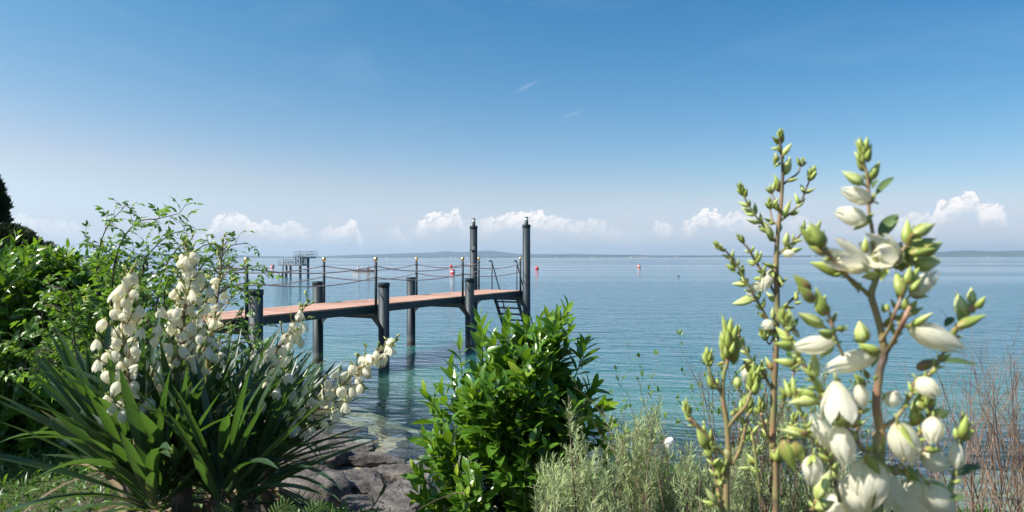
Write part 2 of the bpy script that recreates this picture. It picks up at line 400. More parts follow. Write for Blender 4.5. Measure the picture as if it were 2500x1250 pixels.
gx = np.concatenate([-np.geomspace(40, 10.5, 14), np.arange(-10, 10.01, .16), np.geomspace(10.5, 40, 14)])
gy = np.concatenate([[-20, -12, -7, -3, -1], np.arange(0, 18, .16), [19, 22, 26]])
XX, YY = np.meshgrid(gx, gy)
ZZ = ground_z(XX, YY)
rough_ = np.where(ZZ < 1.2, 1, .15)
ZZ = ZZ + rough_ * (n3(XX, YY, 1.7) * .10 + n3(XX, YY, 5, 3.) * .05)
def grid_quads(ny, nx):
    i = np.arange(ny - 1)[:, None] * nx; j = np.arange(nx - 1)[None]
    return np.stack([i + j, i + j + 1, i + nx + j + 1, i + nx + j], -1).reshape(-1, 4)
g = G(); g.add(np.stack([XX, YY, ZZ], -1).reshape(-1, 3), grid_quads(*XX.shape))
m = bpy.data.materials.new('bank_soil'); m.use_nodes = True; t = NT(m.node_tree); b = t.n['Principled BSDF']
geo = t.add('ShaderNodeNewGeometry'); pos = geo.outputs['Position']; sp = t.add('ShaderNodeSeparateXYZ'); t.l.new(pos, sp.inputs[0])
vo = t.add('ShaderNodeTexVoronoi'); t.put(vo.inputs['Vector'], pos); vo.inputs['Scale'].default_value = 4.5
peb = t.mix(vo.outputs['Distance'], (.56, .50, .34), (.26, .22, .15))
peb = t.mix(t.mr(t.noise(pos, 1.2, 4), .4, .65), peb, (.24, .25, .16))
soil = t.mix(t.mr(t.noise(pos, 6, 5), .4, .6), (.035, .028, .018), (.07, .055, .036))
turf = t.mix(t.mr(t.noise(pos, 3, 5), .35, .65), (.035, .062, .014), (.085, .105, .03))
c = t.mix(t.mr(sp.outputs[2], -.05, .25), peb, soil); c = t.mix(t.m('MULTIPLY', t.mr(sp.outputs[2], 1.05, 1.3), t.mr(sp.outputs[0], -2.2, -2.8)), c, turf)
t.put(b.inputs['Base Color'], c); b.inputs['Roughness'].default_value = .9
bn = t.add('ShaderNodeBump'); bn.inputs['Strength'].default_value = .8; bn.inputs['Distance'].default_value = .05
t.put(bn.inputs['Height'], t.noise(pos, 12, 6)); t.l.new(bn.outputs[0], b.inputs['Normal'])
tag(g.build('ground', m, origin=(0, 0, 0)), kind='structure')

wx = np.concatenate([-np.geomspace(17000, 21, 30), np.arange(-20, 20.01, .3), np.geomspace(21, 17000, 30)])
wy = np.concatenate([np.arange(2, 30, .3), np.geomspace(31, 16500, 60)])
XX, YY = np.meshgrid(wx, wy)
dep_ = np.clip(-ground_z(XX, YY), 0, 3)
g = G(); g.add(np.stack([XX, YY, 0 * XX], -1).reshape(-1, 3), grid_quads(*XX.shape), dep_.ravel())
hz = bpy.data.materials.new('haze_air'); hz.use_nodes = True; t = NT(hz.node_tree); t.n.clear()
pv = t.add('ShaderNodeVolumePrincipled'); pv.inputs['Color'].default_value = (.60, .80, 1.0, 1); pv.inputs['Density'].default_value = HAZE; pv.inputs['Anisotropy'].default_value = 0.2
ho = t.add('ShaderNodeOutputMaterial'); t.l.new(pv.outputs[0], ho.inputs['Volume'])
hg = G(); hg.box((0, 8800, 115), (17600, 8900, 120)); tag(hg.build('haze', hz, smooth=False), kind='stuff')
m = bpy.data.materials.new('lake_water'); m.use_nodes = True; t = NT(m.node_tree); t.n.clear()
geo = t.add('ShaderNodeNewGeometry'); pos = geo.outputs['Position']
at = t.add('ShaderNodeAttribute', attribute_name='tint')
cd = t.add('ShaderNodeVectorMath', operation='LENGTH'); t.put(cd.inputs[0], pos)
dist = cd.outputs['Value']                    # metres from the garden corner
calm = t.noise(t.scale(pos, (1 / 260, 1 / 38, 0)), 1.0, 5, .55)       # long calm and ruffled lanes
calm2 = t.noise(t.scale(pos, (1 / 3600, 1 / 520, 0)), 1.0, 7, .62)                     # broad lanes of wind far out
lanes = t.m('MULTIPLY', t.mr(calm, .42, .58, .22, 1.45, True), t.mr(calm2, .40, .60, .5, 1.2, True)); far_ = t.mr(dist, 45, 130, 0, 1, True)
ruf = t.m('ADD', t.m('MULTIPLY', lanes, far_), t.m('SUBTRACT', 1.0, far_))
rot = t.add('ShaderNodeVectorRotate', rotation_type='Z_AXIS'); t.put(rot.inputs[0], pos); rot.inputs['Angle'].default_value = R(14)
pr_ = rot.outputs[0]
w1 = t.noise(t.scale(pr_, (.75, 2.2, 1)), 1.0, 4, .5, .6)
w4 = t.noise(t.scale(pr_, (3.6, 7.0, 1)), 1.0, 3, .55, .8)
w2 = t.noise(t.scale(pr_, (2.6, 6.5, 1)), 1.0, 4, .55, .4)
w3 = t.noise(t.scale(pos, (.16, .55, 1)), 1.0, 3, .5, .2)
h = t.m('ADD', t.m('MULTIPLY', w1, .125), t.m('ADD', t.m('MULTIPLY', w2, .035), t.m('ADD', t.m('MULTIPLY', w4, .016), t.m('MULTIPLY', w3, .16))))
bn = t.add('ShaderNodeBump'); bn.inputs['Distance'].default_value = 1.0
t.put(bn.inputs['Strength'], t.m('MULTIPLY', ruf, .62)); t.put(bn.inputs['Height'], h)
fr = t.add('ShaderNodeFresnel'); fr.inputs['IOR'].default_value = 1.333; t.l.new(bn.outputs[0], fr.inputs['Normal'])
gl = t.add('ShaderNodeBsdfGlossy'); gl.inputs['Roughness'].default_value = .04; gl.inputs[0].default_value = (.95, .97, 1, 1); t.l.new(bn.outputs[0], gl.inputs['Normal'])
t.put(gl.inputs['Roughness'], t.mr(dist, 10, 300, .03, .08))
di = t.add('ShaderNodeSubsurfaceScattering', falloff='BURLEY'); di.inputs['Scale'].default_value = 1.3; di.inputs['Radius'].default_value = (.7, 1, 1)     # light spreads under the surface
t.put(di.inputs[0] , t.mix(t.mr(at.outputs['Fac'], .9, 2.6, 0, 1, True), (.060, .165, .125), t.mix(t.mr(calm, .42, .6), (.018, .110, .120), (.013, .088, .108))))
tp = t.add('ShaderNodeBsdfTransparent'); t.put(tp.inputs[0], t.mix(t.mr(at.outputs['Fac'], 0, .8), (.97, .98, .95), (.52, .78, .66)))
body = t.add('ShaderNodeMixShader'); t.put(body.inputs[0], t.mr(at.outputs['Fac'], .10, 1.35, .05, 1.0, True)); t.l.new(tp.outputs[0], body.inputs[1]); t.l.new(di.outputs[0], body.inputs[2])
mx = t.add('ShaderNodeMixShader'); t.put(mx.inputs[0], fr.outputs[0]); t.l.new(body.outputs[0], mx.inputs[1]); t.l.new(gl.outputs[0], mx.inputs[2])
ou = t.add('ShaderNodeOutputMaterial'); t.l.new(mx.outputs[0], ou.inputs[0])
tag(g.build('water', m, origin=(0, 0, 0)), kind='structure')
# lake bed far out, so that nothing is hollow below the water
g = G(); g.box((0, 8275, -3.0), (17000, 8250, .1)); tag(g.build('lake_bed', mat('silt', (.12, .13, .09), .9)), kind='structure')

# ------------------------------------------------------------------ hills of the far shore: solid ridges at their own distances
def hill(name, D, pts, depth, colour, colour2, foot=0.0):
    xs = np.array([p[0] for p in pts], float); ys = np.array([p[1] for p in pts], float)
    az_ = np.linspace(math.atan((xs[0] - 1250) / F), math.atan((xs[-1] - 1250) / F), 420)
    px = 1250 + F * np.tan(az_); top = (HY - np.interp(px, xs, ys)) / F * D
    rows = []
    prof_ = [(-.25, -6), (0, 0.0), (.10, .30), (.25, .62), (.45, .9), (.6, 1.0), (.8, .85), (1.0, .4), (1.2, 0)]
    for k, (u, hh) in enumerate(prof_):
        Yd = D + u * depth
        X = np.tan(az_) * Yd
        nz = np.array([mn.fractal(Vector((x / 500., Yd / 400., 0)), .8, 2.1, 4) for x in X])
        z = (hh * top * Yd / D + nz * top.max() * .13 * (1 if 0 < hh < 1 else 0)) if hh >= 0 else np.full(len(X), hh * 1.0)
        if 0 < hh: z = z + .02 * top.max() * nz
        rows.append(np.stack([X, np.full(len(X), Yd), z], -1))
    g = G(); g.add(np.concatenate(rows), grid_quads(len(rows), len(X)))
    mm = bpy.data.materials.new(name); mm.use_nodes = True; t = NT(mm.node_tree); b = t.n['Principled BSDF']; geo = t.add('ShaderNodeNewGeometry')
    n = t.noise(t.scale(geo.outputs['Position'], (1 / 420, 1 / 600, 1 / 50)), 1.0, 6, .6)
    t.put(b.inputs['Base Color'], t.mix(t.mr(n, .45, .62), colour, colour2)); b.inputs['Roughness'].default_value = 1; b.inputs['Specular IOR Level'].default_value = 0
    o = g.build(name, mm, origin=(0, 0, 0)); tag(o, kind='structure'); return o
hill('far_hills', 13500, [(380, 627), (560, 628), (700, 627.5), (770, 626.5), (830, 622.5), (870, 621.2), (930, 619.5), (1000, 617), (1061, 616), (1068, 614.2), (1092, 612.8), (1112, 615), (1136, 614.2), (1170, 612.3), (1190, 611), (1211, 613), (1245, 617.5), (1275, 619.6), (1340, 620.2), (1408, 620), (1510, 622), (1600, 624), (1750, 625.5), (1900, 626.5), (2000, 628)], 2500, (.03, .055, .06), (.05, .08, .07))
hill('far_shore', 10500, [(-120, 618), (100, 619), (350, 617.5), (480, 619.5), (570, 621.8), (594, 622), (626, 623.4), (690, 624.6), (750, 625.6), (900, 626), (1100, 625.5), (1250, 624.5), (1330, 622.5), (1450, 621.8), (1510, 622.2), (1600, 623.6), (1714, 624.2), (1830, 624.8), (1950, 624.6), (2080, 623.4), (2180, 620.5), (2306, 616), (2345, 613), (2367, 612), (2407, 614.5), (2440, 614.5), (2500, 613.2), (2640, 612), (2800, 614)], 1500, (.03, .055, .05), (.09, .12, .08))

# ------------------------------------------------------------------ the jetty
DZ = 1.55
U = np.array([math.sin(R(27.3)), math.cos(R(27.3)), 0.0]); Nn = np.array([math.cos(R(27.3)), -math.sin(R(27.3)), 0.0]); UP = np.array([0, 0, 1.0])
O = np.array([-3.36, 16.67, 0.0])
def J(tt, n, z): return O + U * tt + Nn * n + UP * z        # along, outwards from the near edge, height
AX = [U, Nn, UP]; DW = 1.57
jetty = empty('jetty', J(-4, -DW / 2, 0), 'long jetty of terracotta boards on dark blue-grey steel piles with rope rails', 'jetty')
g = G(); T0, T1 = -11.2, 8.17
k = T0
while k < T1 - .05:
    j = rng.normal(0, .0012)
    g.box(J(k + .07, -DW / 2, DZ - .02 + j), (.0655, DW / 2 - .004 + rng.normal(0, .002), .018), AX, rng.random())
    k += .14
deckm = bpy.data.materials.new('terracotta_boards'); deckm.use_nodes = True; t = NT(deckm.node_tree); b = t.n['Principled BSDF']
at = t.add('ShaderNodeAttribute', attribute_name='tint'); geo = t.add('ShaderNodeNewGeometry')
c = t.mix(at.outputs['Fac'], (.37, .215, .16), (.52, .33, .255)); c = t.mix(t.mr(t.noise(geo.outputs['Position'], 3.5, 6, .7), .45, .8, 0, .7), c, (.36, .22, .17))
t.put(b.inputs['Base Color'], c); b.inputs['Roughness'].default_value = .85; b.inputs['Specular IOR Level'].default_value = .2
g.build('deck', deckm, jetty, smooth=False)
for n in (-.045, -DW + .045):                        # channel beams under both edges
    g = G(); g.box(J((T0 + T1) / 2, n, DZ - .125), ((T1 - T0) / 2, .010, .082), AX)
    sgn = -1 if n > -.5 else 1
    g.box(J((T0 + T1) / 2, n + sgn * .03, DZ - .050), ((T1 - T0) / 2 - .003, .028, .006), AX)
    g.box(J((T0 + T1) / 2, n + sgn * .03, DZ - .200), ((T1 - T0) / 2 - .003, .028, .006), AX)
    g.build('side_beam', M['steel'], jetty, smooth=False)
g = G(); g.box(J(T1 + .012, -DW / 2, DZ - .125), (.010, DW / 2 + .01, .084), AX); g.build('end_beam', M['steel'], jetty, smooth=False)
TS = [-7.85, -3.92, 0.0, 4.05, 7.87]
PR = .133
for i, tt in enumerate(TS):
    for side in (0, 1):
        n = .27 if side == 0 else -DW - .27
        tp_ = tt + .02
        tall = i == 4
        topz = 3.83 if tall else CZ - .60
        g = G(); g.lathe(J(tp_, n, 0), [(PR, -3.0), (PR, topz - .10)], 28)
        pile = g.build('pile', M['steel'], jetty)
        g = G(); g.lathe(J(tp_, n, 0), [(PR + .003, topz - .105), (PR + .012, topz - .10), (PR + .012, topz - .012), (PR + .004, topz), (.0, topz + .002)], 28)
        g.build('pile_cap', M['steel'], pile)
        if tall:
            c = J(tp_, n, 0)
            g = G(); g.lathe(c, [(.072, topz), (.072, topz + .02), (.066, topz + .03), (.066, topz + .115), (.056, topz + .12)], 20); g.build('lamp_base', M['black'], pile)
            g = G(); g.lathe(c, [(.056, topz + .12), (.058, topz + .23)], 20); g.build('lamp_glass', M['frost'], pile)
            g = G(); g.lathe(c, [(.064, topz + .23), (.066, topz + .24), (.060, topz + .262), (.0, topz + .268)], 20)
            for a in range(4): g.tube([c + np.array([.06 * math.cos(a * 1.57), .06 * math.sin(a * 1.57), topz + .118]), c + np.array([.06 * math.cos(a * 1.57), .06 * math.sin(a * 1.57), topz + .235])], .003, 5)
            if side: 
                for a in range(5): g.tube([c + np.array([0, 0, topz + .26]), c + np.array([.05 * math.cos(a * 1.26), .05 * math.sin(a * 1.26), topz + .33])], .0022, 4)
            g.build('lamp_cap', M['black'], pile)
    # cross beam and gussets
    a = J(tt, .15, 1.29); b_ = J(tt, -DW - .15, 1.29)
    g = G(); g.bar(a, b_, .012, .14); g.bar(a + UP * .074, b_ + UP * .074, .10, .008); g.bar(a - UP * .074, b_ - UP * .074, .10, .008)
    g.build('cross_beam', M['steel'], jetty, smooth=False)
    for n0, sg in ((.145, -1), (-DW - .145, 1)):
        g = G()
        q = [J(tt, n0, 1.208), J(tt, n0 + sg * .24, 1.208), J(tt, n0 + sg * .20, 1.17), J(tt, n0, .97)]
        v = np.array([p - U * .006 for p in q] + [p + U * .006 for p in q])
        g.add(v, [[0, 1, 2, 3], [7, 6, 5, 4], [0, 4, 5, 1], [1, 5, 6, 2], [2, 6, 7, 3], [3, 7, 4, 0]]); g.build('gusset', M['steel'], jetty, smooth=False)
# rail posts
ROPE_Z = (DZ + .93, DZ + .66)
posts = {}
for i, tt in enumerate(TS):
    for side in (0, 1):
        n = .045 if side == 0 else -DW - .045
        g = G(); g.tube([J(tt, n, 1.30), J(tt, n, DZ + 1.035)], .034, 16)
        g.box(J(tt, n - (.02 if side == 0 else -.02), 1.40), (.05, .022, .035), AX)
        g.box(J(tt, n, 1.315), (.028, .05, .012), AX)
        for rz in ROPE_Z:
            for s_ in (-1, 1):
                th = np.linspace(0, 2 * np.pi, 13); c = J(tt + s_ * .046, n, rz)
                g.tube(np.array([c + U * .014 * math.cos(x) + UP * .014 * math.sin(x) for x in th]), .0045, 5, cap=False)
        po = g.build('rail_post', M['steel'], jetty)
        g = G(); g.lathe(J(tt, n, DZ + 1.035), [(.016, 0), (.016, .018), (.022, .022)], 12)
        c = J(tt, n, DZ + 1.035 + .022 + .052)
        g.lathe(c, [(max(1e-6, .056 * math.sin(x)), -.056 * math.cos(x)) for x in np.linspace(0.0, math.pi, 17)], 24); g.build('ball_finial', M['brass'], po)
        posts[(i, side)] = n
for side in (0, 1):
    for i in range(len(TS) - 1):
        for rz in ROPE_Z:
            a = J(TS[i] + .055, posts[(i, side)], rz); b_ = J(TS[i + 1] - .055, posts[(i, side)], rz)
            s_ = np.linspace(0, 1, 40)[:, None]; sag = .135 + rng.uniform(-.02, .02)
            pts = a + (b_ - a) * s_; pts[:, 2] -= 4 * sag * (s_ * (1 - s_))[:, 0]
            g = G(); g.tube(pts, .0125, 8)
            # the lay of the rope: a thin strand wound round it
            ss = np.linspace(0, 1, 620)[:, None]; pc = a + (b_ - a) * ss; pc[:, 2] -= 4 * sag * (ss * (1 - ss))[:, 0]
            ph = (ss[:, 0] * 4 / .045) * 2 * np.pi
            g.tube(pc + .0095 * (np.cos(ph)[:, None] * Nn + np.sin(ph)[:, None] * UP), .0058, 5, tint=1.0)
            g.build('rope', M['rope'], jetty)
# bathing stair at the end
stair = G(); st = empty('bathing_stair', (0, 0, 0)); st.parent = jetty; st.location = (0, 0, 0)
n0s, n1s = -.32, -1.22                                        # near and far stringer
s0 = T1 + .05
def SJ(s, n, z): return J(s0 + s, n, z)
run, top_z, bot_z = 1.15, 1.42, -.42
for n in (n0s, n1s):
    g = G(); g.bar(SJ(0, n, top_z), SJ(run, n, bot_z), .03, .17, up=U); g.build('stringer', M['steel'], st, smooth=False)
for k in range(8):
    f = (k + .5) / 8; z = top_z + (bot_z - top_z) * f + .04
    g = G(); c = SJ(run * f + .01, (n0s + n1s) / 2, z); g.box(c, (.085, abs(n1s - n0s) / 2 - .016, .014), AX)
    g.box(c - U * .08 - UP * .02, (.006, abs(n1s - n0s) / 2 - .018, .018), AX); g.build('tread', M['steel'], st, smooth=False)
for n in (n0s + .05, n1s - .05):
    g = G()
    g.tube(bez([SJ(-.20, n, DZ + 1.0), SJ(-.15, n, DZ + 1.03), SJ(-.06, n, DZ + 1.03), SJ(.0, n, DZ + .97), SJ(.10, n, DZ + .78), SJ(.62, n, DZ - .12), SJ(1.38, n, .0), SJ(1.5, n, -.3)], 30), .021, 10)
    g.tube([SJ(.0, n, DZ + .96), SJ(.0, n, DZ - .15)], .018, 10)
    g.tube([SJ(.86, n, DZ - .52), SJ(.74, n - .0, .18)], .014, 8)
    g.build('handrail', M['steel'], st)
g = G()
for k in range(9): g.box(SJ(.95 + k * .07, (n0s + n1s) / 2, -.03), (.012, .55, .02), AX)
for n in (n0s + .1, n1s - .1): g.box(SJ(1.23, n, -.032), (.34, .015, .022), AX)
g.build('landing', M['steel'], st, smooth=False)
g = G()                                                      # chain hanging under the end beam
pp = bez([J(T1 - .9, -DW + .05, 1.36), J(T1 - .6, -DW + .05, 1.26), J(T1 - .4, -DW + .05, 1.33), J(T1 - .15, -DW + .05, 1.25), J(T1 + .05, -DW + .1, 1.33)], 40)
g.tube(pp, .008, 6); g.build('chain', M['steel'], jetty)
# small square sign on the tall far pile
pc = J(7.89, -DW - .27, 3.04); face = -pc.copy(); face[2] = 0; face = unit(face); side_ = np.cross(face, UP)
sgn_c = pc + face * (PR + .012) + side_ * (-.0)
sgn_c = sgn_c + np.cross(UP, face) * -.04
ax = [np.cross(UP, face), UP, face]
g = G(); g.box(sgn_c, (.088, .088, .008), ax); sg = g.build('sign_plate', M['black'], jetty, smooth=False)
pale = mat('pale_sign_print', (.6, .6, .55), .5)
g = G(); th = np.linspace(0, 2 * np.pi, 33)
g.tube(np.array([sgn_c + face * .009 + .066 * (math.cos(x) * ax[0] + math.sin(x) * UP) for x in th]), .007, 6, cap=False)
g.tube(np.array([sgn_c + face * .010 + ax[0] * a + UP * b_ for a, b_ in ((-.035, -.03), (-.01, .0), (.02, .015), (.04, .04))]), .008, 6)
g.tube(np.array([sgn_c + face * .010 + ax[0] * a + UP * b_ for a, b_ in ((-.03, .018), (-.012, .03), (.0, .03))]), .007, 6)
g.tube(np.array([sgn_c + face * .010 + ax[0] * a + UP * b_ for a, b_ in ((-.02, -.04), (.01, -.03), (.03, -.035))]), .006, 6)
g.build('sign_emblem', pale, sg)

# ------------------------------------------------------------------ far diving platform, 102 m out
DY = 102.0
def D(a, b_): return (640 + a / 8.93, 600 + b_ / 8.93)
def DX(a): return (D(a, 0)[0] - 1250) / F * DY
def DZz(b_): return CZ - (D(0, b_)[1] - HY) / F * DY
dt = empty('diving_platform', (DX(800), DY, 0), 'grey two-level diving platform with railings standing in the lake', 'diving platform')
def dbox(name, a0, a1, b0, b1, y0, y1, mt, parent=None):
    g = G(); g.box(((DX(a0) + DX(a1)) / 2, DY + (y0 + y1) / 2, (DZz(b0) + DZz(b1)) / 2), (abs(DX(a1) - DX(a0)) / 2, (y1 - y0) / 2, abs(DZz(b1) - DZz(b0)) / 2))
    return g.build(name, mt, parent or dt, smooth=False)
for a0, a1, top in ((975, 1030, 268), (805, 858, 431), (595, 640, 431), (510, 553, 431)):
    g = G(); cx = (DX(a0) + DX(a1)) / 2
    g.lathe((cx, DY, 0), [((DX(a1) - DX(a0)) / 2, -1.5), ((DX(a1) - DX(a0)) / 2, DZz(top))], 16); g.build('pillar', M['concrete'], dt)
g = G(); g.lathe((DX(425), DY + .5, 0), [(.12, -1.5), (.12, DZz(270))], 10); g.build('pillar', M['grey_steel'], dt)
dbox('upper_deck', 745, 1160, 233, 243, -1.3, 1.3, M['grey_steel']); dbox('upper_deck_beam', 930, 1130, 244, 268, -.9, .9, M['concrete'])
dbox('lower_deck', 430, 927, 402, 428, -1.4, 1.4, M['concrete'])
dbox('diving_board', 560, 715, 386, 396, -.9, -.4, M['white'])
g = G(); g.tube([(DX(565), DY - .65, DZz(398)), (DX(595), DY - .65, DZz(345))], .05, 6); g.tube([(DX(600), DY - .65, DZz(398)), (DX(597), DY - .65, DZz(345))], .04, 6); g.build('board_handle', M['grey_steel'], dt)
def rail(name, a0, a1, b0, b1, n, mids, y):
    g = G(); r = .028
    for k in range(n + 1):
        a = a0 + (a1 - a0) * k / n; g.tube([(DX(a), DY + y, DZz(b0)), (DX(a), DY + y, DZz(b1))], r, 5)
    for q in mids: g.tube([(DX(a0), DY + y, DZz(q)), (DX(a1), DY + y, DZz(q))], r, 5)
    return g
for y in (-1.25, 1.25):
    g = rail('r', 745, 905, 118, 233, 5, (119, 215), y); g2 = rail('r', 940, 1160, 118, 233, 5, (119, 176), y)
    g.build('railing', M['grey_steel'], dt); g2.build('railing', M['grey_steel'], dt)
    rail('r', 417, 735, 285, 402, 9, (287, 345), y).build('railing', M['grey_steel'], dt)
g = G()
for y in (-1.25, 1.25):
    for a in (785, 850, 885, 922): g.tube([(DX(a), DY + y, DZz(402)), (DX(a), DY + y, DZz(235))], .07, 6)
    g.tube([(DX(785), DY + y, DZz(255)), (DX(850), DY + y, DZz(360))], .05, 5); g.tube([(DX(850), DY + y, DZz(300)), (DX(785), DY + y, DZz(400))], .05, 5)
g.build('tower_frame', M['grey_steel'], dt, smooth=False); g = G()
for k in range(7): g.box(((DX(885) + DX(922)) / 2, DY, DZz(395 - k * 24)), (abs(DX(922) - DX(885)) / 2, .5, .03))
for k in range(5): g.box(((DX(788) + DX(848)) / 2, DY + 1.2, DZz(390 - k * 30)), (abs(DX(848) - DX(788)) / 2, .03, .05))
g.build('stair_steps', M['grey_steel'], dt, smooth=False)
g = G(); g.box(((DX(330) + DX(500)) / 2, DY + .4, .55), (abs(DX(500) - DX(330)) / 2, 1.2, .12))
for a in (345, 420, 485): g.tube([(DX(a), DY + .4, -1), (DX(a), DY + .4, .5)], .08, 6)
g.build('low_dock', M['concrete'], dt, smooth=False)
for a0, a1 in ((640, 690), (860, 810), (975, 900)):
    g = G(); g.tube([(DX(a0), DY, DZz(500)), (DX(a1 if a1 > a0 else a0 - 60), DY, DZz(560))], .03, 5); g.build('brace', M['grey_steel'], dt)

# ------------------------------------------------------------------ buoys
def drum(px, pyb, Yd, wpx, hpx, label, mid='white'):
    r = wpx / 2 / F * Yd; h_ = hpx / F * Yd; x = (px - 1250) / F * Yd
    o = empty('buoy', (x, Yd, 0), label, 'buoy')
    g = G(); z0 = -.12
    g.lathe((x, Yd, 0), [(r * .9, z0), (r, 0.0), (r, h_ * .33)], 20); g.build('lower_band', M['red'], o)
    g = G(); g.lathe((x, Yd, 0), [(r * 1.004, h_ * .33), (r * 1.004, h_ * .70)], 20); g.build('middle_band', M['white'], o)
    g = G(); g.lathe((x, Yd, 0), [(r, h_ * .70), (r, h_ * .96), (r * .93, h_), (0, h_ + .01)], 20)
    g.lathe((x, Yd, 0), [(.05, h_), (.05, h_ + .06), (0, h_ + .07)], 8); g.build('upper_band', M['red'], o)
    return o
drum(1105, 667, 115, 11.5, 10.5, 'nearest red and white banded drum buoy, behind the rope rail', 'w')
drum(1560, 652, 182, 7.5, 7, 'red and white banded drum buoy alone on the open water right of the jetty')
drum(1148, 645, 262, 5.5, 4.5, 'small far red and white drum buoy just left of the tall sign pile')
drum(665, 651.5, 186, 8.8, 7, 'red and white drum buoy left of the diving platform')
def cone(px, Yd, wpx, hpx, label):
    r = wpx / 2 / F * Yd; h_ = hpx / F * Yd; x = (px - 1250) / F * Yd
    o = empty('buoy', (x, Yd, 0), label, 'buoy')
    g = G(); g.lathe((x, Yd, 0), [(r * .55, -.2), (r * .86, 0), (r, h_ * .28), (r * .96, h_ * .48), (r * .45, h_ * .74), (r * .2, h_ * .86)], 20); g.build('body', M['red'], o)
    g = G(); th = np.linspace(0, 2 * np.pi, 15); g.tube(np.array([(x + .07 * math.cos(q), Yd, h_ * .90 + .07 * math.sin(q)) for q in th]), .02, 5, cap=False); g.build('lifting_ring', M['red'], o)
cone(1311, 155, 9, 9, 'plain red cone-topped buoy right of the tallest pile')
cone(1101.3, 200, 7, 7, 'small plain red cone-topped buoy behind the banded drum buoy')
# floating water bird
bx, by = (1657.5 - 1250) / F * 98, 98
g = G(); k = 12
g.lathe((bx - .10, by, .03), [(.0, -.13), (.05, -.10), (.075, -.02), (.07, .08), (.03, .17), (0, .19)], 12, axis=(1, 0, .12))
g.tube(bez([(bx + .02, by, .07), (bx + .06, by, .13), (bx + .075, by, .17)], 6), [.03, .026, .022, .02, .02, .02], 8)
g.lathe((bx + .06, by, .18), [(0, -.03), (.026, -.012), (.028, .01), (.01, .035), (.006, .06), (0, .062)], 10, axis=(1, 0, -.1))
bird = tag(g.build('water_bird', M['black']), 'tiny dark bird floating on the lake right of the jetty', 'bird')

# ------------------------------------------------------------------ rowing boat with two people
BY = 137.0
def BX(px): return (px - 1250) / F * BY
bc = ((BX(861) + BX(922)) / 2, BY, 0)
boat = empty('rowing_boat', bc, 'low pale wooden rowing boat carrying two people, beyond the rope rail', 'rowing boat')
g = G(); L2 = (BX(922) - BX(861)) / 2; rows = []
for s_ in np.linspace(-1, 1, 25):
    wdt = .55 * (1 - abs(s_) ** 2.6) + .02; z1 = .30 + .10 * abs(s_) ** 2.2; dz = -.10 + .15 * abs(s_) ** 3
    rows.append([(bc[0] + s_ * L2, BY - wdt, z1), (bc[0] + s_ * L2, BY - wdt * .75, dz + .03), (bc[0] + s_ * L2, BY, dz), (bc[0] + s_ * L2, BY + wdt * .75, dz + .03), (bc[0] + s_ * L2, BY + wdt, z1),
                 (bc[0] + s_ * L2, BY + wdt * .9, z1), (bc[0] + s_ * L2, BY, dz + .14), (bc[0] + s_ * L2, BY - wdt * .9, z1)])
v = np.array(rows).reshape(-1, 3); q = [[i * 8 + j, i * 8 + (j + 1) % 8, (i + 1) * 8 + (j + 1) % 8, (i + 1) * 8 + j] for i in range(24) for j in range(8)]
g.add(v, q); g.build('hull', M['hull_wood'], boat)
for dx in (-1.35, 1.0): 
    g = G(); g.box((bc[0] + dx, BY, .24), (.14, .46, .02)); g.build('seat', M['hull_wood'], boat, smooth=False)
for s_ in (-1, 1):
    g = G(); g.tube([(bc[0] - .9, BY + s_ * .5, .36), (bc[0] - .5, BY + s_ * 1.9, .08)], .025, 6); g.box((bc[0] - .44, BY + s_ * 2.1, .04), (.07, .25, .012)); g.build('oar', M['hull_wood'], boat)
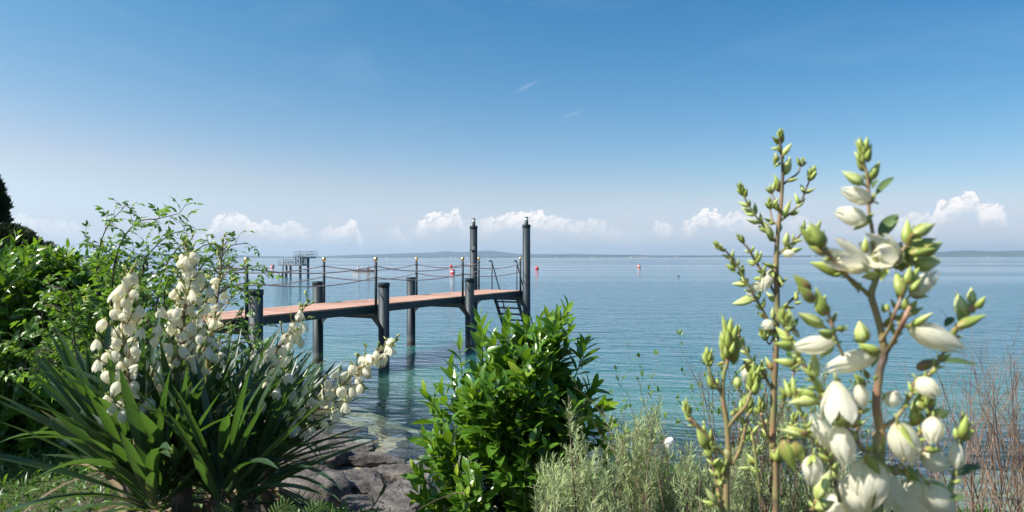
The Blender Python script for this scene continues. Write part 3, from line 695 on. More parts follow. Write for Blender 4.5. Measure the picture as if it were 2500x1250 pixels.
def person(name, px, shirt, face, label, lean=0.1, arms='row', seat=None, sc=1.0):
    """seated figure grown as one skinned surface; face = +1 / -1 along x"""
    x0 = BX(px); z0 = seat
    J_ = {'pel': (0, 0, .09), 'waist': (.02, 0, .24), 'chest': (.06 + lean * .3, 0, .42), 'neck': (.08 + lean * .45, 0, .56), 'head': (.11 + lean * .5, 0, .64), 'crown': (.11 + lean * .5, 0, .76)}
    E = [('pel', 'waist'), ('waist', 'chest'), ('chest', 'neck'), ('neck', 'head'), ('head', 'crown')]
    rad = {'pel': .135, 'waist': .12, 'chest': .145, 'neck': .055, 'head': .095, 'crown': .075}
    for s_, k in ((-1, 'l'), (1, 'r')):
        J_['hip' + k] = (.02, s_ * .09, .07); J_['knee' + k] = (.44, s_ * .13, .20); J_['ank' + k] = (.62, s_ * .12, -.13); J_['toe' + k] = (.78, s_ * .12, -.13)
        J_['sh' + k] = (.06 + lean * .35, s_ * .19, .49)
        if arms == 'row': J_['el' + k] = (.24, s_ * .25, .34); J_['wr' + k] = (.45, s_ * .20, .34)
        else: J_['el' + k] = (.02, s_ * .27, .26); J_['wr' + k] = (.24, s_ * .20, .14)
        w_ = np.array(J_['wr' + k])
        E += [('pel', 'hip' + k), ('hip' + k, 'knee' + k), ('knee' + k, 'ank' + k), ('ank' + k, 'toe' + k), ('chest', 'sh' + k), ('sh' + k, 'el' + k), ('el' + k, 'wr' + k)]
        rad.update({'hip' + k: .095, 'knee' + k: .062, 'ank' + k: .042, 'toe' + k: .035, 'sh' + k: .062, 'el' + k: .043, 'wr' + k: .030})
        J_['palm' + k] = tuple(w_ + (.07, 0, -.01)); rad['palm' + k] = .026; E.append(('wr' + k, 'palm' + k))
        for f_ in range(4): J_['f%d%s' % (f_, k)] = tuple(w_ + (.13 - .01 * abs(f_ - 1.5), (f_ - 1.5) * .022, -.03)); rad['f%d%s' % (f_, k)] = .009; E.append(('palm' + k, 'f%d%s' % (f_, k)))
        J_['th' + k] = tuple(w_ + (.07, -s_ * .05, .0)); rad['th' + k] = .011; E.append(('wr' + k, 'th' + k))
    names = list(J_); me = bpy.data.meshes.new(name)
    base = Vector((x0, BY, z0))
    me.from_pydata([(p[0] * face * sc, p[1] * sc, p[2] * sc) for p in J_.values()], [(names.index(a), names.index(b_)) for a, b_ in E], [])
    o = bpy.data.objects.new(name, me); COL.objects.link(o); o.location = base
    sk = o.modifiers.new('skin', 'SKIN'); 
    for i, nme in enumerate(names): me.skin_vertices[0].data[i].radius = (rad[nme] * sc, rad[nme] * sc)
    me.skin_vertices[0].data[0].use_root = True
    ss = o.modifiers.new('sub', 'SUBSURF'); ss.levels = 1; ss.render_levels = 2
    me.materials.append(M['skin'])
    tag(o, label, 'person')
    def shell(nm, segs, mt, grow):
        g = G()
        for ch in segs: g.tube(bez([(x0 + J_[c][0] * face * sc, BY + J_[c][1] * sc, z0 + J_[c][2] * sc) for c in ch], 8), np.interp(np.linspace(0, 1, 8), np.linspace(0, 1, len(ch)), [rad[c] * grow * sc for c in ch]), 10)
        q = g.build(nm, mt, o)
    shell('shirt', [('pel', 'waist', 'chest'), ('chest', 'shl'), ('chest', 'shr'), ('shl', 'ell'), ('shr', 'elr')], shirt, 1.16)
    shell('shorts', [('pel', 'hipl', 'kneel'), ('pel', 'hipr', 'kneer')], M['dark_cloth'], 1.14)
    hd = np.array(J_['crown']) * [face, 1, 1] * sc + np.array([x0 - face * .015 * sc, BY, z0 - .03 * sc])
    g = G(); g.lathe(hd, [(.098 * sc, -.035 * sc), (.10 * sc, .0), (.085 * sc, .05 * sc), (.04 * sc, .08 * sc), (0, .086 * sc)], 14); g.build('hair', M['hair'], o)
    hx = x0 + face * (J_['head'][0] + .092) * sc; hz = z0 + J_['head'][2] * sc
    g = G(); g.lathe((hx, BY, hz - .005), [(.018 * sc, -.02), (.012 * sc, .0), (0, .03)], 8, axis=(face, 0, .2)); 
    for s_ in (-1, 1): g.lathe((hx - face * .01, BY + s_ * .035 * sc, hz + .025 * sc), [(0, -.01), (.012, 0), (0, .01)], 8, axis=(face, 0, 0))
    g.build('face_features', M['skin'], o)
    return o
person('person', 873.5, M['shirt_white'], 1, 'person in a white shirt sitting in the rowing boat, hunched forward', .25, 'rest', .26)
person('person', 901, M['shirt_red'], -1, 'person in a red top sitting upright in the rowing boat', .02, 'row', .26, 1.05)

# ------------------------------------------------------------------ sailing boats far out
def sail(px, Yd, hpx, label, two=False):
    x = (px - 1250) / F * Yd; H = hpx / F * Yd
    o = empty('sailing_boat', (x, Yd, 0), label, 'sailing boat')
    g = G(); rows = []
    for s_ in np.linspace(-1, 1, 11):
        wd = H * .13 * (1 - abs(s_) ** 2.5) + .02
        rows.append([(x + s_ * H * .42, Yd - wd, H * .09), (x + s_ * H * .38, Yd, -H * .02), (x + s_ * H * .42, Yd + wd, H * .09)])
    v = np.array(rows).reshape(-1, 3); q = [[i * 3 + j, i * 3 + (j + 1) % 3, (i + 1) * 3 + (j + 1) % 3, (i + 1) * 3 + j] for i in range(10) for j in range(3)]
    g.add(v, q); g.build('hull', M['white'], o)
    g = G(); g.tube([(x, Yd, H * .08), (x, Yd, H)], H * .012, 6); g.build('mast', M['grey_steel'], o)
    for sgn, nm in ((-1, 'mainsail'), (1, 'jib')):
        wdt = H * (.34 if sgn < 0 else .26); hh = .96 if sgn < 0 else .8
        n_ = 8; v = []
        for i in range(n_ + 1):
            f = i / n_; zz = H * (.16 + (hh - .16) * f)
            for jx in range(5):
                u = jx / 4; off = H * .06 * math.sin(math.pi * u) * (1 - f)
                v.append((x + sgn * (.02 * H + wdt * (1 - f) * u), Yd + off, zz))
        q = [[i * 5 + j, i * 5 + j + 1, (i + 1) * 5 + j + 1, (i + 1) * 5 + j] for i in range(n_) for j in range(4)]
        g = G(); vv = np.array(v); g.add(vv, q); g.add(vv + np.array([0, .03 * H / 8, 0]), [qq[::-1] for qq in q]); g.build(nm, M['dark_cloth'] if two else M['white'], o)
sail(944, 2300, 5.5, 'white sailing boat on the horizon left of the rope posts')
sail(1048, 2200, 4.2, 'grey-sailed boat on the horizon between two rope posts', True)
sail(1302, 2600, 4.5, 'tiny white sailing boat on the horizon just right of the tallest pile')
sail(2413, 2600, 6.5, 'tallest white sailing boat on the right of the horizon')
sail(2378, 2800, 4.5, 'small white sailing boat left of the tallest sail on the right')
sail(2430, 2900, 4.2, 'small white sailing boat right of the tallest sail on the right')
# pale houses along the far shore
wallm = mat('pale_render', (.72, .70, .66), .9); roofm = mat('roof_tile', (.22, .11, .08), .9)
first = None
for px, up, wdt in [(1100, .5, 40), (1112, .8, 30), (1140, .5, 60), (1190, .4, 40), (1358, .6, 55), (1382, .9, 30), (1402, .5, 30), (1446, .7, 60), (1470, 1.0, 36), (1490, .6, 30), (1540, .8, 32), (1566, .7, 110), (1578, .8, 50), (1610, .6, 40), (1650, .7, 46), (1985, .8, 46), (2003, .5, 60), (2030, .7, 34), (2100, .6, 40), (2330, .8, 32), (2357, .6, 90), (2396, .7, 40), (2450, 1.6, 44), (2470, 2.2, 40), (2486, 1.3, 44)]:
    Yd = 10500 + 60 + up * 60; x = (px - 1250) / F * Yd; z = up * 5
    if first is None:
        o = empty('house', (0, 0, 0)); g = G(); g.box((0, 0, 5), (.5, 7, 6)); g.build('wall', wallm, o, smooth=False)
        g = G(); g.add([(-.52, -8, 11), (.52, -8, 11), (.52, 8, 11), (-.52, 8, 11), (-.52, 0, 15), (.52, 0, 15)], [[0, 1, 5, 4], [2, 3, 4, 5]]); g.add([(-.52, -8, 11), (-.52, 8, 11), (-.52, 0, 15), (.52, -8, 11), (.52, 8, 11), (.52, 0, 15)], [[0, 2, 1], [3, 4, 5]]); g.build('roof', roofm, o, smooth=False)
        first = o
    else:
        o = first.copy(); COL.objects.link(o)
        for c_ in first.children: cc = c_.copy(); cc.parent = o; COL.objects.link(cc)
    o.location = (x, Yd, z); o.scale = (wdt, 1, .8 + .3 * rng.random())
    tag(o, 'pale speck of a house on the far shore %s' % ('left of the tallest pile' if px < 1280 else 'just right of the tallest pile' if px < 1500 else 'between pile and flowers' if px < 1700 else 'seen between the two tall flower spikes' if px < 2150 else 'at the right end of the horizon'), 'house', 'houses on the far shore')
first_loc = None

# ------------------------------------------------------------------ boulders at the water's edge
rockm = bpy.data.materials.new('shore_stone'); rockm.use_nodes = True; t = NT(rockm.node_tree); b = t.n['Principled BSDF']; geo = t.add('ShaderNodeNewGeometry'); pos = geo.outputs['Position']
c = t.mix(t.mr(t.noise(pos, 3.5, 7, .7), .38, .64), (.055, .050, .045), (.25, .225, .20))
c = t.mix(t.mr(t.noise(pos, 34, 4, .7), .55, .68, 0, .8), c, (.09, .075, .07))
c = t.mix(t.mr(t.noise(t.scale(pos, (1, 1, 3)), 1.6, 5), .55, .75, 0, .6), c, (.24, .21, .17))
sp = t.add('ShaderNodeSeparateXYZ'); t.l.new(pos, sp.inputs[0]); c = t.mix(t.mr(sp.outputs[2], .12, .02), c, (.06, .055, .04))
t.put(b.inputs['Base Color'], c); b.inputs['Roughness'].default_value = .9
bn = t.add('ShaderNodeBump'); bn.inputs['Strength'].default_value = 1.0; bn.inputs['Distance'].default_value = .07
vc = t.add('ShaderNodeTexVoronoi', feature='DISTANCE_TO_EDGE'); vc.inputs['Scale'].default_value = 3.2; wq = t.add('ShaderNodeVectorMath', operation='ADD'); t.put(wq.inputs[0], pos); nzv = t.add('ShaderNodeTexNoise'); t.put(nzv.inputs['Vector'], pos); nzv.inputs['Scale'].default_value = 4; nzs = t.scale(nzv.outputs['Color'], (.35, .35, .35)); t.l.new(nzs, wq.inputs[1]); t.l.new(wq.outputs[0], vc.inputs['Vector'])
crack = t.mr(vc.outputs['Distance'], 0.0, .05, 0, 1)
t.put(bn.inputs['Height'], t.m('ADD', t.m('MULTIPLY', crack, .18), t.m('ADD', t.noise(pos, 9, 8, .7), t.m('MULTIPLY', t.noise(pos, 45, 4, .7), .4)))); t.l.new(bn.outputs[0], b.inputs['Normal'])
import bmesh
def rock(c, half, rz, label, seed=0, tilt=0.0, sub=5, blocky=.6, amp_=.2, group=None, cat='rock', mt=None):
    bm = bmesh.new(); bmesh.ops.create_icosphere(bm, subdivisions=sub, radius=1)
    rs = np.random.default_rng(seed + 500); cuts = [(Vector(unit(rs.normal(0, 1, 3) * [1, 1, .7])), rs.uniform(.62, .92)) for _ in range(11)] + [(Vector((.05, .03, 1)).normalized(), .62)]
    for v in bm.verts:
        p = v.co.copy(); mxx = max(abs(p.x), abs(p.y), abs(p.z)); p = p.lerp(p / mxx, blocky)
        for cn, cd_ in cuts:                                   # broken, flat-faced stone
            dd_ = p.dot(cn) - cd_
            if dd_ > 0: p -= cn * dd_ * .93
        q = p * 1.1 + Vector((seed * 7.3, seed * 3.1, 0))
        d = mn.fractal(q, .9, 2.0, 6) * amp_ * .6 + abs(mn.noise(q * 2.1)) * -amp_ * .5 + mn.noise(q * 8) * .06 + mn.noise(q * 19) * .025 + (math.floor(p.z * 4 + mn.noise(q * 1.5) * 2) % 2) * .025
        v.co = p * (1 + d)
    me = bpy.data.meshes.new('boulder'); 
    bm.transform(Matrix.Rotation(rz, 4, 'Z') @ Matrix.Rotation(tilt, 4, 'Y') @ Matrix.Diagonal((*half, 1)))
    for f in bm.faces: f.smooth = True
    bm.to_mesh(me); bm.free(); me.materials.append(mt or rockm)
    o = bpy.data.objects.new('boulder', me); COL.objects.link(o); o.location = c
    return tag(o, label, cat, group)
rock(P(892, 1124, 8.7), (.50, .19, .13), R(-3), 'long flat-topped rock slab lying beside the clear shallows', 1, R(2), 5, .92, .10)
rock(P(862, 1198, 7.35), (.46, .40, .26), R(10), 'broad pinkish-grey boulder in front of the long slab', 2, 0, 5, .75, .16)
rock(P(985, 1162, 8.1), (.42, .26, .16), R(-8), 'pale sunlit rock ledge between the long slab and the laurel bush', 3, 0, 5, .75, .15)
rock(P(1010, 1235, 6.6), (.40, .34, .26), R(25), 'pitted grey boulder at the foot of the laurel bush', 4, 0, 5, .6, .2)
rock(P(745, 1110, 8.6), (.50, .42, .26), R(-30), 'large grey-violet boulder beside the sword-leaved yucca', 5, R(12), 5, .6, .2)
rock(P(800, 1080, 9.6), (.42, .24, .17), R(-38), 'dark wet boulder sloping into the shallows', 6, R(16), 5, .6, .2)
rock(P(862, 1098, 9.3), (.30, .20, .13), R(12), 'small brown rock just behind the long slab', 7, 0, 5, .5, .2)
rock(P(720, 1030, 11.2), (.52, .34, .20), R(15), 'reddish-brown boulder at the corner of the shore under the leaning flower stalk', 8, 0, 5, .6, .2)
rock(P(640, 1050, 10.2), (.55, .4, .28), R(40), 'dark boulder half hidden behind the yucca leaves', 9, 0, 4, .6, .2)
rock(P(930, 1262, 5.9), (.36, .30, .22), R(-15), 'rough dark boulder at the bottom edge of the photo', 10, 0, 5, .6, .2)
rock(P(770, 1200, 6.9), (.34, .34, .26), R(35), 'shaded boulder under the yucca leaf tips', 11, 0, 4, .6, .2)
rock(P(1090, 1190, 7.6), (.45, .3, .2), R(35), 'rock mostly hidden behind the left side of the laurel bush', 12, 0, 4, .6, .2)
for k in range(26):
    px = rng.uniform(720, 1080); Yd = rng.uniform(5.8, 9.6); X = (px - 1250) / F * Yd; s_ = rng.uniform(.05, .13)
    rock((X, Yd, float(ground_z(X, Yd)) + s_ * .3), (s_ * 1.3, s_, s_ * .7), rng.uniform(0, 6), ('small loose stone %s the shore boulders %s' % ('lying left among' if px < 850 else 'lying in the middle of' if px < 960 else 'lying right among', 'near the water' if Yd > 8.3 else 'half way up' if Yd > 7 else 'high up')), 20 + k, 0, 3, .5, .25, 'loose stones among the boulders', 'stone')
for k in range(16):
    px = rng.uniform(760, 1080); Yd = rng.uniform(9.4, 12.3); X = (px - 1250) / F * Yd
    if Yd < shore(X) + .15: continue
    s_ = rng.uniform(.12, .28)
    rock((X, Yd, float(ground_z(X, Yd))), (s_ * 1.4, s_, s_ * .45), rng.uniform(0, 6), ('sunken stone seen through the shallows %s' % ('by the boulders' if Yd < 10.2 else 'a step out from the boulders' if Yd < 11.2 else 'furthest out toward the piles')), 60 + k, 0, 3, .5, .25, 'sunken stones in the shallows', 'stone')
rock(P(1632, 1082, 6.9), (.075, .045, .055), R(20), 'pale pointed stone showing white behind the feathery shrub', 90, R(-28), 3, .8, .2, None, 'stone', M['white'])

# ================================================================== plants
GA = 2.399963
M['laurel'] = leaf_mat('laurel_leaf', (.040, .11, .014), (.112, .24, .026), (.33, .42, .035), (.25, .46, .02), rough=.26, tw=.24, spec=.55, vein=.25)
M['rose'] = leaf_mat('rose_leaf', (.035, .090, .016), (.10, .21, .03), (.24, .34, .05), (.24, .45, .03), rough=.4, tw=.32)
M['yucca'] = leaf_mat('yucca_leaf', (.016, .044, .022), (.062, .112, .052), (.30, .25, .12), (.13, .28, .03), rough=.36, tw=.24, spec=.6)
M['dry'] = leaf_mat('dry_leaf', (.10, .07, .04), (.28, .21, .12), (.35, .25, .15), (.3, .2, .1), rough=.7, tw=.2)
M['willow'] = leaf_mat('silver_leaf', (.24, .33, .13), (.46, .56, .27), (.60, .66, .33), (.50, .60, .22), rough=.55, tw=.3, spec=.3, back=(.28, .33, .24))
M['fern'] = leaf_mat('fern_leaf', (.05, .10, .02), (.14, .22, .05), (.22, .3, .07), (.2, .34, .05), rough=.55, tw=.35, spec=.3)
M['grass'] = leaf_mat('grass_blade', (.03, .07, .012), (.10, .17, .03), (.24, .24, .07), (.2, .32, .04), rough=.6, tw=.35, spec=.25)
M['conifer'] = leaf_mat('dark_tree_leaf', (.012, .026, .012), (.030, .058, .020), (.05, .09, .03), (.04, .08, .02), rough=.6, tw=.15, spec=.2)
M['bark'] = mat('bark', (.10, .075, .055), .9, vary=((.05, .04, .03), 30, .4, .6))
M['twig_red'] = mat('red_twig', (.11, .07, .055), .65, vary=((.25, .19, .14), 9, .42, .6))
M['twig_tan'] = mat('tan_twig', (.30, .19, .12), .7, vary=((.13, .08, .06), 8, .42, .62))
M['green_stem'] = mat('green_stem', (.10, .15, .045), .55)
def stalk_mat(name, a, b_, c_):
    m = bpy.data.materials.new(name); m.use_nodes = True; t = NT(m.node_tree); b = t.n['Principled BSDF']; geo = t.add('ShaderNodeNewGeometry'); pos = geo.outputs['Position']
    c = t.mix(t.mr(t.noise(pos, 14, 4), .38, .62), a, b_); c = t.mix(t.mr(t.noise(pos, 9, 2, dist=1), .52, .66), c, c_)
    t.put(b.inputs['Base Color'], c); b.inputs['Roughness'].default_value = .5; return m
M['stalk'] = stalk_mat('flower_stalk_skin', (.21, .24, .08), (.30, .17, .10), (.10, .07, .05))
def petal_mat():
    m = bpy.data.materials.new('cream_petal'); m.use_nodes = True; t = NT(m.node_tree); b = t.n['Principled BSDF']; out = t.n['Material Output']
    at = t.add('ShaderNodeAttribute', attribute_name='tint'); f = at.outputs['Fac']; geo = t.add('ShaderNodeNewGeometry')
    c = t.mix(t.mr(f, .0, .42), (.50, .57, .18), (.97, .93, .70)); c = t.mix(t.mr(f, .4, 1), c, (.98, .95, .80))
    ob = t.add('ShaderNodeTexCoord'); oc = ob.outputs['Object']
    spx = t.add('ShaderNodeSeparateXYZ'); t.l.new(oc, spx.inputs[0])
    ang = t.m('ARCTAN2', spx.outputs[1], spx.outputs[0])
    vv = t.comb(t.m('MULTIPLY', ang, 9.0), t.m('MULTIPLY', spx.outputs[2], 1.6))                 # veins run from base to tip
    vn = t.noise(vv, 1.6, 4, .6)
    c = t.mix(t.mr(vn, .45, .62, 0, .22), c, (.80, .78, .50))
    c = t.mix(t.mr(t.noise(oc, 5, 4, .7), .66, .74, 0, .55), c, (.42, .27, .13))                 # a few bruised spots
    bn = t.add('ShaderNodeBump'); bn.inputs['Strength'].default_value = .35; bn.inputs['Distance'].default_value = .05; t.put(bn.inputs['Height'], vn); t.l.new(bn.outputs[0], b.inputs['Normal'])
    t.put(b.inputs['Base Color'], c); b.inputs['Roughness'].default_value = .55; b.inputs['Specular IOR Level'].default_value = .25
    tr = t.add('ShaderNodeBsdfTranslucent'); t.put(tr.inputs[0], t.mix(t.mr(f, 0, .4), (.60, .64, .20), (1.0, .96, .76)))
    mx = t.add('ShaderNodeMixShader'); mx.inputs[0].default_value = .46
    t.l.new(b.outputs[0], mx.inputs[1]); t.l.new(tr.outputs[0], mx.inputs[2]); t.l.new(mx.outputs[0], out.inputs[0]); return m
M['petal'] = petal_mat()
def bud_mat():
    m = bpy.data.materials.new('green_bud'); m.use_nodes = True; t = NT(m.node_tree); b = t.n['Principled BSDF']; out = t.n['Material Output']
    at = t.add('ShaderNodeAttribute', attribute_name='tint'); f = at.outputs['Fac']
    c = t.mix(t.mr(f, 0, .25), (.42, .20, .11), (.30, .38, .08)); c = t.mix(t.mr(f, .25, .5), c, (.52, .62, .16)); c = t.mix(t.mr(f, .5, .9), c, (.86, .86, .52)); c = t.mix(t.mr(t.noise(t.add('ShaderNodeNewGeometry').outputs['Position'], 70, 4), .5, .7, 0, .35), c, (.22, .20, .06))
    t.put(b.inputs['Base Color'], c); b.inputs['Roughness'].default_value = .42
    tr = t.add('ShaderNodeBsdfTranslucent'); t.put(tr.inputs[0], t.mix(f, (.25, .35, .03), (.5, .55, .15)))
    mx = t.add('ShaderNodeMixShader'); mx.inputs[0].default_value = .22
    t.l.new(b.outputs[0], mx.inputs[1]); t.l.new(tr.outputs[0], mx.inputs[2]); t.l.new(mx.outputs[0], out.inputs[0]); return m
M['bud'] = bud_mat()
M['bract'] = leaf_mat('bract', (.10, .16, .06), (.20, .30, .07), (.33, .22, .12), (.2, .32, .04), rough=.4, tw=.2)

def perp(d):
    d = unit(d); ref = np.where(np.abs(d[..., 2:3]) > .9, np.array([1., 0, 0]), np.array([0, 0, 1.]))
    a = unit(np.cross(d, ref)); return a, np.cross(d, a)
def along(pts, fr):
    pts = np.asarray(pts); seg = np.linalg.norm(np.diff(pts, axis=0), axis=1); cum = np.concatenate([[0], np.cumsum(seg)]); s_ = np.asarray(fr) * cum[-1]
    p = np.stack([np.interp(s_, cum, pts[:, i]) for i in range(3)], -1)
    e = cum[-1] * .02; q = np.stack([np.interp(np.minimum(s_ + e, cum[-1]), cum, pts[:, i]) - np.interp(np.maximum(s_ - e, 0), cum, pts[:, i]) for i in range(3)], -1)
    return p, unit(q)
def spiral_leaves(g, pts, fr, L, W, ang, curl, fold, pr, seg, tint, ph=0.0, step=GA, jit=.25, wave=0.0):
    p, d = along(pts, fr); n = len(p); a, b_ = perp(d)
    th = ph + np.arange(n) * step + rng.normal(0, jit, n)
    rad = np.cos(th)[:, None] * a + np.sin(th)[:, None] * b_
    an = np.broadcast_to(ang, (n,)) + rng.normal(0, .16, n)
    T_ = d * np.cos(an)[:, None] + rad * np.sin(an)[:, None]
    N_ = d * np.sin(an)[:, None] - rad * np.cos(an)[:, None]
    g.leaves(p, T_, N_, L, W, curl, fold, pr, seg, tint, wave=wave)

# ---------------------------------------------------------------- cherry laurel: whorled shoots over a dome
def laurel_bush(name, label, cat, base, env, depth, n_shoot, Lm, Y0, n_in=260, tipf=.22, top_bias=1.0):
    """env: list of (pixel row, left column, right column) giving the outline at distance Y0"""
    root = empty(name, base, label, cat); base = np.array(base)
    ry = np.array([e[0] for e in env], float); rl = np.array([e[1] for e in env], float); rr = np.array([e[2] for e in env], float)
    gl_ = G(); gs = G()
    for k in range(n_shoot + n_in):
        inner = k >= n_shoot
        y = rng.uniform(ry[0], ry[-1]) if rng.random() > .22 * top_bias else rng.uniform(ry[0], ry[0] + .3 * (ry[-1] - ry[0]))
        l = np.interp(y, ry, rl); r = np.interp(y, ry, rr); c = (l + r) / 2; hw = (r - l) / 2
        th = rng.uniform(0, 2 * math.pi); 
        if not inner and math.sin(th) > .3 and rng.random() < .5: th = -th      # the side facing the lake needs fewer
        rad = math.sqrt(rng.uniform(.05, .55)) if inner else rng.uniform(.82, 1.0)
        if not inner: rad *= 1 + .12 * math.sin(3 * th + y / 46.0) + .09 * math.sin(5 * th - y / 31.0)
        px = c + math.cos(th) * hw * rad; dy = math.sin(th) * depth * rad * min(1, hw / 150)
        tip = PA(px, y, Y0 + dy)
        ax_ = PA(c, min(y + 190, ry[-1] + 260), Y0)
        out = unit(tip - ax_)
        grow = unit(out + np.array([0, 0, rng.uniform(.35, 1.1)]))
        ln = Lm * rng.uniform(2.0, 3.4)
        s0_ = tip - grow * ln - np.array([0, 0, .02]); mid = (tip + s0_) / 2 + rng.normal(0, .012, 3) - out * .01
        pts = bez([ax_ * .55 + s0_ * .45, s0_, mid, tip], 14)
        gs.tube(pts, np.linspace(.0055, .0018, 14) * Lm / .1, 5, cap=False)
        n = int(rng.integers(9, 15)); fr = np.linspace(.42, 1.0, n) ** .9
        size = np.interp(np.arange(n), [0, n * .35, n - 2, n - 1], [.85, 1.12, .72, .5]) * rng.normal(1, .09, n) * Lm
        ang = np.interp(fr, [.4, 1], [1.15, .38])
        young = .95 if (not inner and rng.random() < tipf) else .5
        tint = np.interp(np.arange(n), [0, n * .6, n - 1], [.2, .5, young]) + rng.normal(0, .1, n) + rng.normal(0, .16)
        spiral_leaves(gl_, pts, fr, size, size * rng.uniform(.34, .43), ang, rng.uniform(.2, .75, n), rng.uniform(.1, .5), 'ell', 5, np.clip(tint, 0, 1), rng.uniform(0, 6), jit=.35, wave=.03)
    # main stems from the ground
    for k in range(9):
        th = rng.uniform(0, 6.28); y = rng.uniform(ry[0] + .15 * (ry[-1] - ry[0]), ry[-1]); c = (np.interp(y, ry, rl) + np.interp(y, ry, rr)) / 2; hw = (np.interp(y, ry, rr) - np.interp(y, ry, rl)) / 2
        tip = PA(c + math.cos(th) * hw * .5, y, Y0 + math.sin(th) * depth * .5)
        gs.tube(bez([base + rng.normal(0, .04, 3) * [1, 1, 0] - [0, 0, .1], base * .5 + tip * .5 + rng.normal(0, .05, 3), tip], 10), np.linspace(.018, .006, 10), 6, tint=.3)
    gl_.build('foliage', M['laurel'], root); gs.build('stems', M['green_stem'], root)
    return root
def gz(x, y): return float(ground_z(x, y))
LY = 3.45
bx_ = (1258 - 1250) / F * LY
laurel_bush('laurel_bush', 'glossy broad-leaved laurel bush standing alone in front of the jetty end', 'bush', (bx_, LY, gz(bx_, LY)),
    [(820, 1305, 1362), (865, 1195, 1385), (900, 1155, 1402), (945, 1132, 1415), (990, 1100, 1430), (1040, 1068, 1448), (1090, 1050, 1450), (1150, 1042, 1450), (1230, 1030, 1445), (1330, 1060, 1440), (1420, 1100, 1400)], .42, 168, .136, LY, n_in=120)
# a few long leading shoots that break the outline
def lead_shoots(root_name, lst, Lm, Y, mt='laurel', young=.85):
    root = bpy.data.objects[root_name]; g = G(); s_ = G()
    for (x0, y0, x1, y1, n) in lst:
        a = PA(x0, y0, Y + rng.uniform(-.1, .1)); b_ = PA(x1, y1, Y + rng.uniform(-.2, .1)); pts = bez([a, (a + b_) / 2 + rng.normal(0, .008, 3), b_], 12)
        s_.tube(pts, np.linspace(.0035, .0016, 12), 5)
        fr = np.linspace(.15, 1, n); sz = np.interp(fr, [0, .5, 1], [1, 1.05, .62]) * Lm * rng.normal(1, .08, n)
        spiral_leaves(g, pts, fr, sz, sz * .33, np.interp(fr, [0, 1], [.95, .3]), rng.uniform(.1, .6, n), .3, 'ell', 5, np.clip(np.interp(fr, [0, 1], [.45, young]) + rng.normal(0, .08, n), 0, 1), rng.uniform(0, 6))
    g.build('leading_foliage', M[mt], root); tag(s_.build('leading_stems', M['green_stem'], root), kind='stuff')
lead_shoots('laurel_bush', [(1175, 900, 1172, 790, 10), (1210, 900, 1205, 830, 8), (1130, 960, 1118, 830, 9), (1290, 860, 1285, 790, 9), (1325, 880, 1318, 780, 10), (1340, 860, 1362, 768, 11), (1370, 880, 1388, 790, 9), (1400, 930, 1418, 850, 8), (1240, 880, 1236, 815, 8), (1110, 1010, 1078, 950, 8), (1090, 1060, 1050, 990, 7), (1070, 1120, 1030, 1065, 8), (1055, 1190, 1015, 1150, 8), (1440, 1010, 1480, 990, 8), (1440, 1060, 1478, 1090, 8), (1430, 960, 1448, 940, 7), (1080, 1230, 1010, 1215, 9), (1345, 850, 1340, 775, 9), (1190, 860, 1168, 770, 10), (1350, 850, 1385, 750, 11), (1300, 850, 1262, 800, 9), (1420, 900, 1430, 840, 9), (1120, 980, 1100, 890, 9), (1100, 1060, 1040, 960, 9), (1460, 1080, 1488, 1040, 7), (1450, 1120, 1478, 1130, 7), (1060, 1250, 1015, 1190, 8), (1250, 860, 1240, 780, 9)], .112, LY - .05)

# ---------------------------------------------------------------- laurel hedge on the left
HYD = 5.0
hx = (90 - 1250) / F * HYD
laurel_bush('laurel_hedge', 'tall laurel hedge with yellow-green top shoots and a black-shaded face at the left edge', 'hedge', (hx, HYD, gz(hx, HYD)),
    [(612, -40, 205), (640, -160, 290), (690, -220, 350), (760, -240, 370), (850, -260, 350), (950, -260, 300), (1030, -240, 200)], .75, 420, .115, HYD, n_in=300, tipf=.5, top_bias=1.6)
lead_shoots('laurel_hedge', [(15, 680, 40, 572, 12), (60, 660, 92, 590, 11), (-10, 660, -4, 580, 11), (120, 690, 118, 615, 9), (150, 680, 165, 605, 9), (245, 690, 250, 595, 10), (195, 690, 210, 625, 9), (95, 690, 70, 600, 10), (300, 720, 310, 640, 9)], .11, HYD - .4, young=1.0)

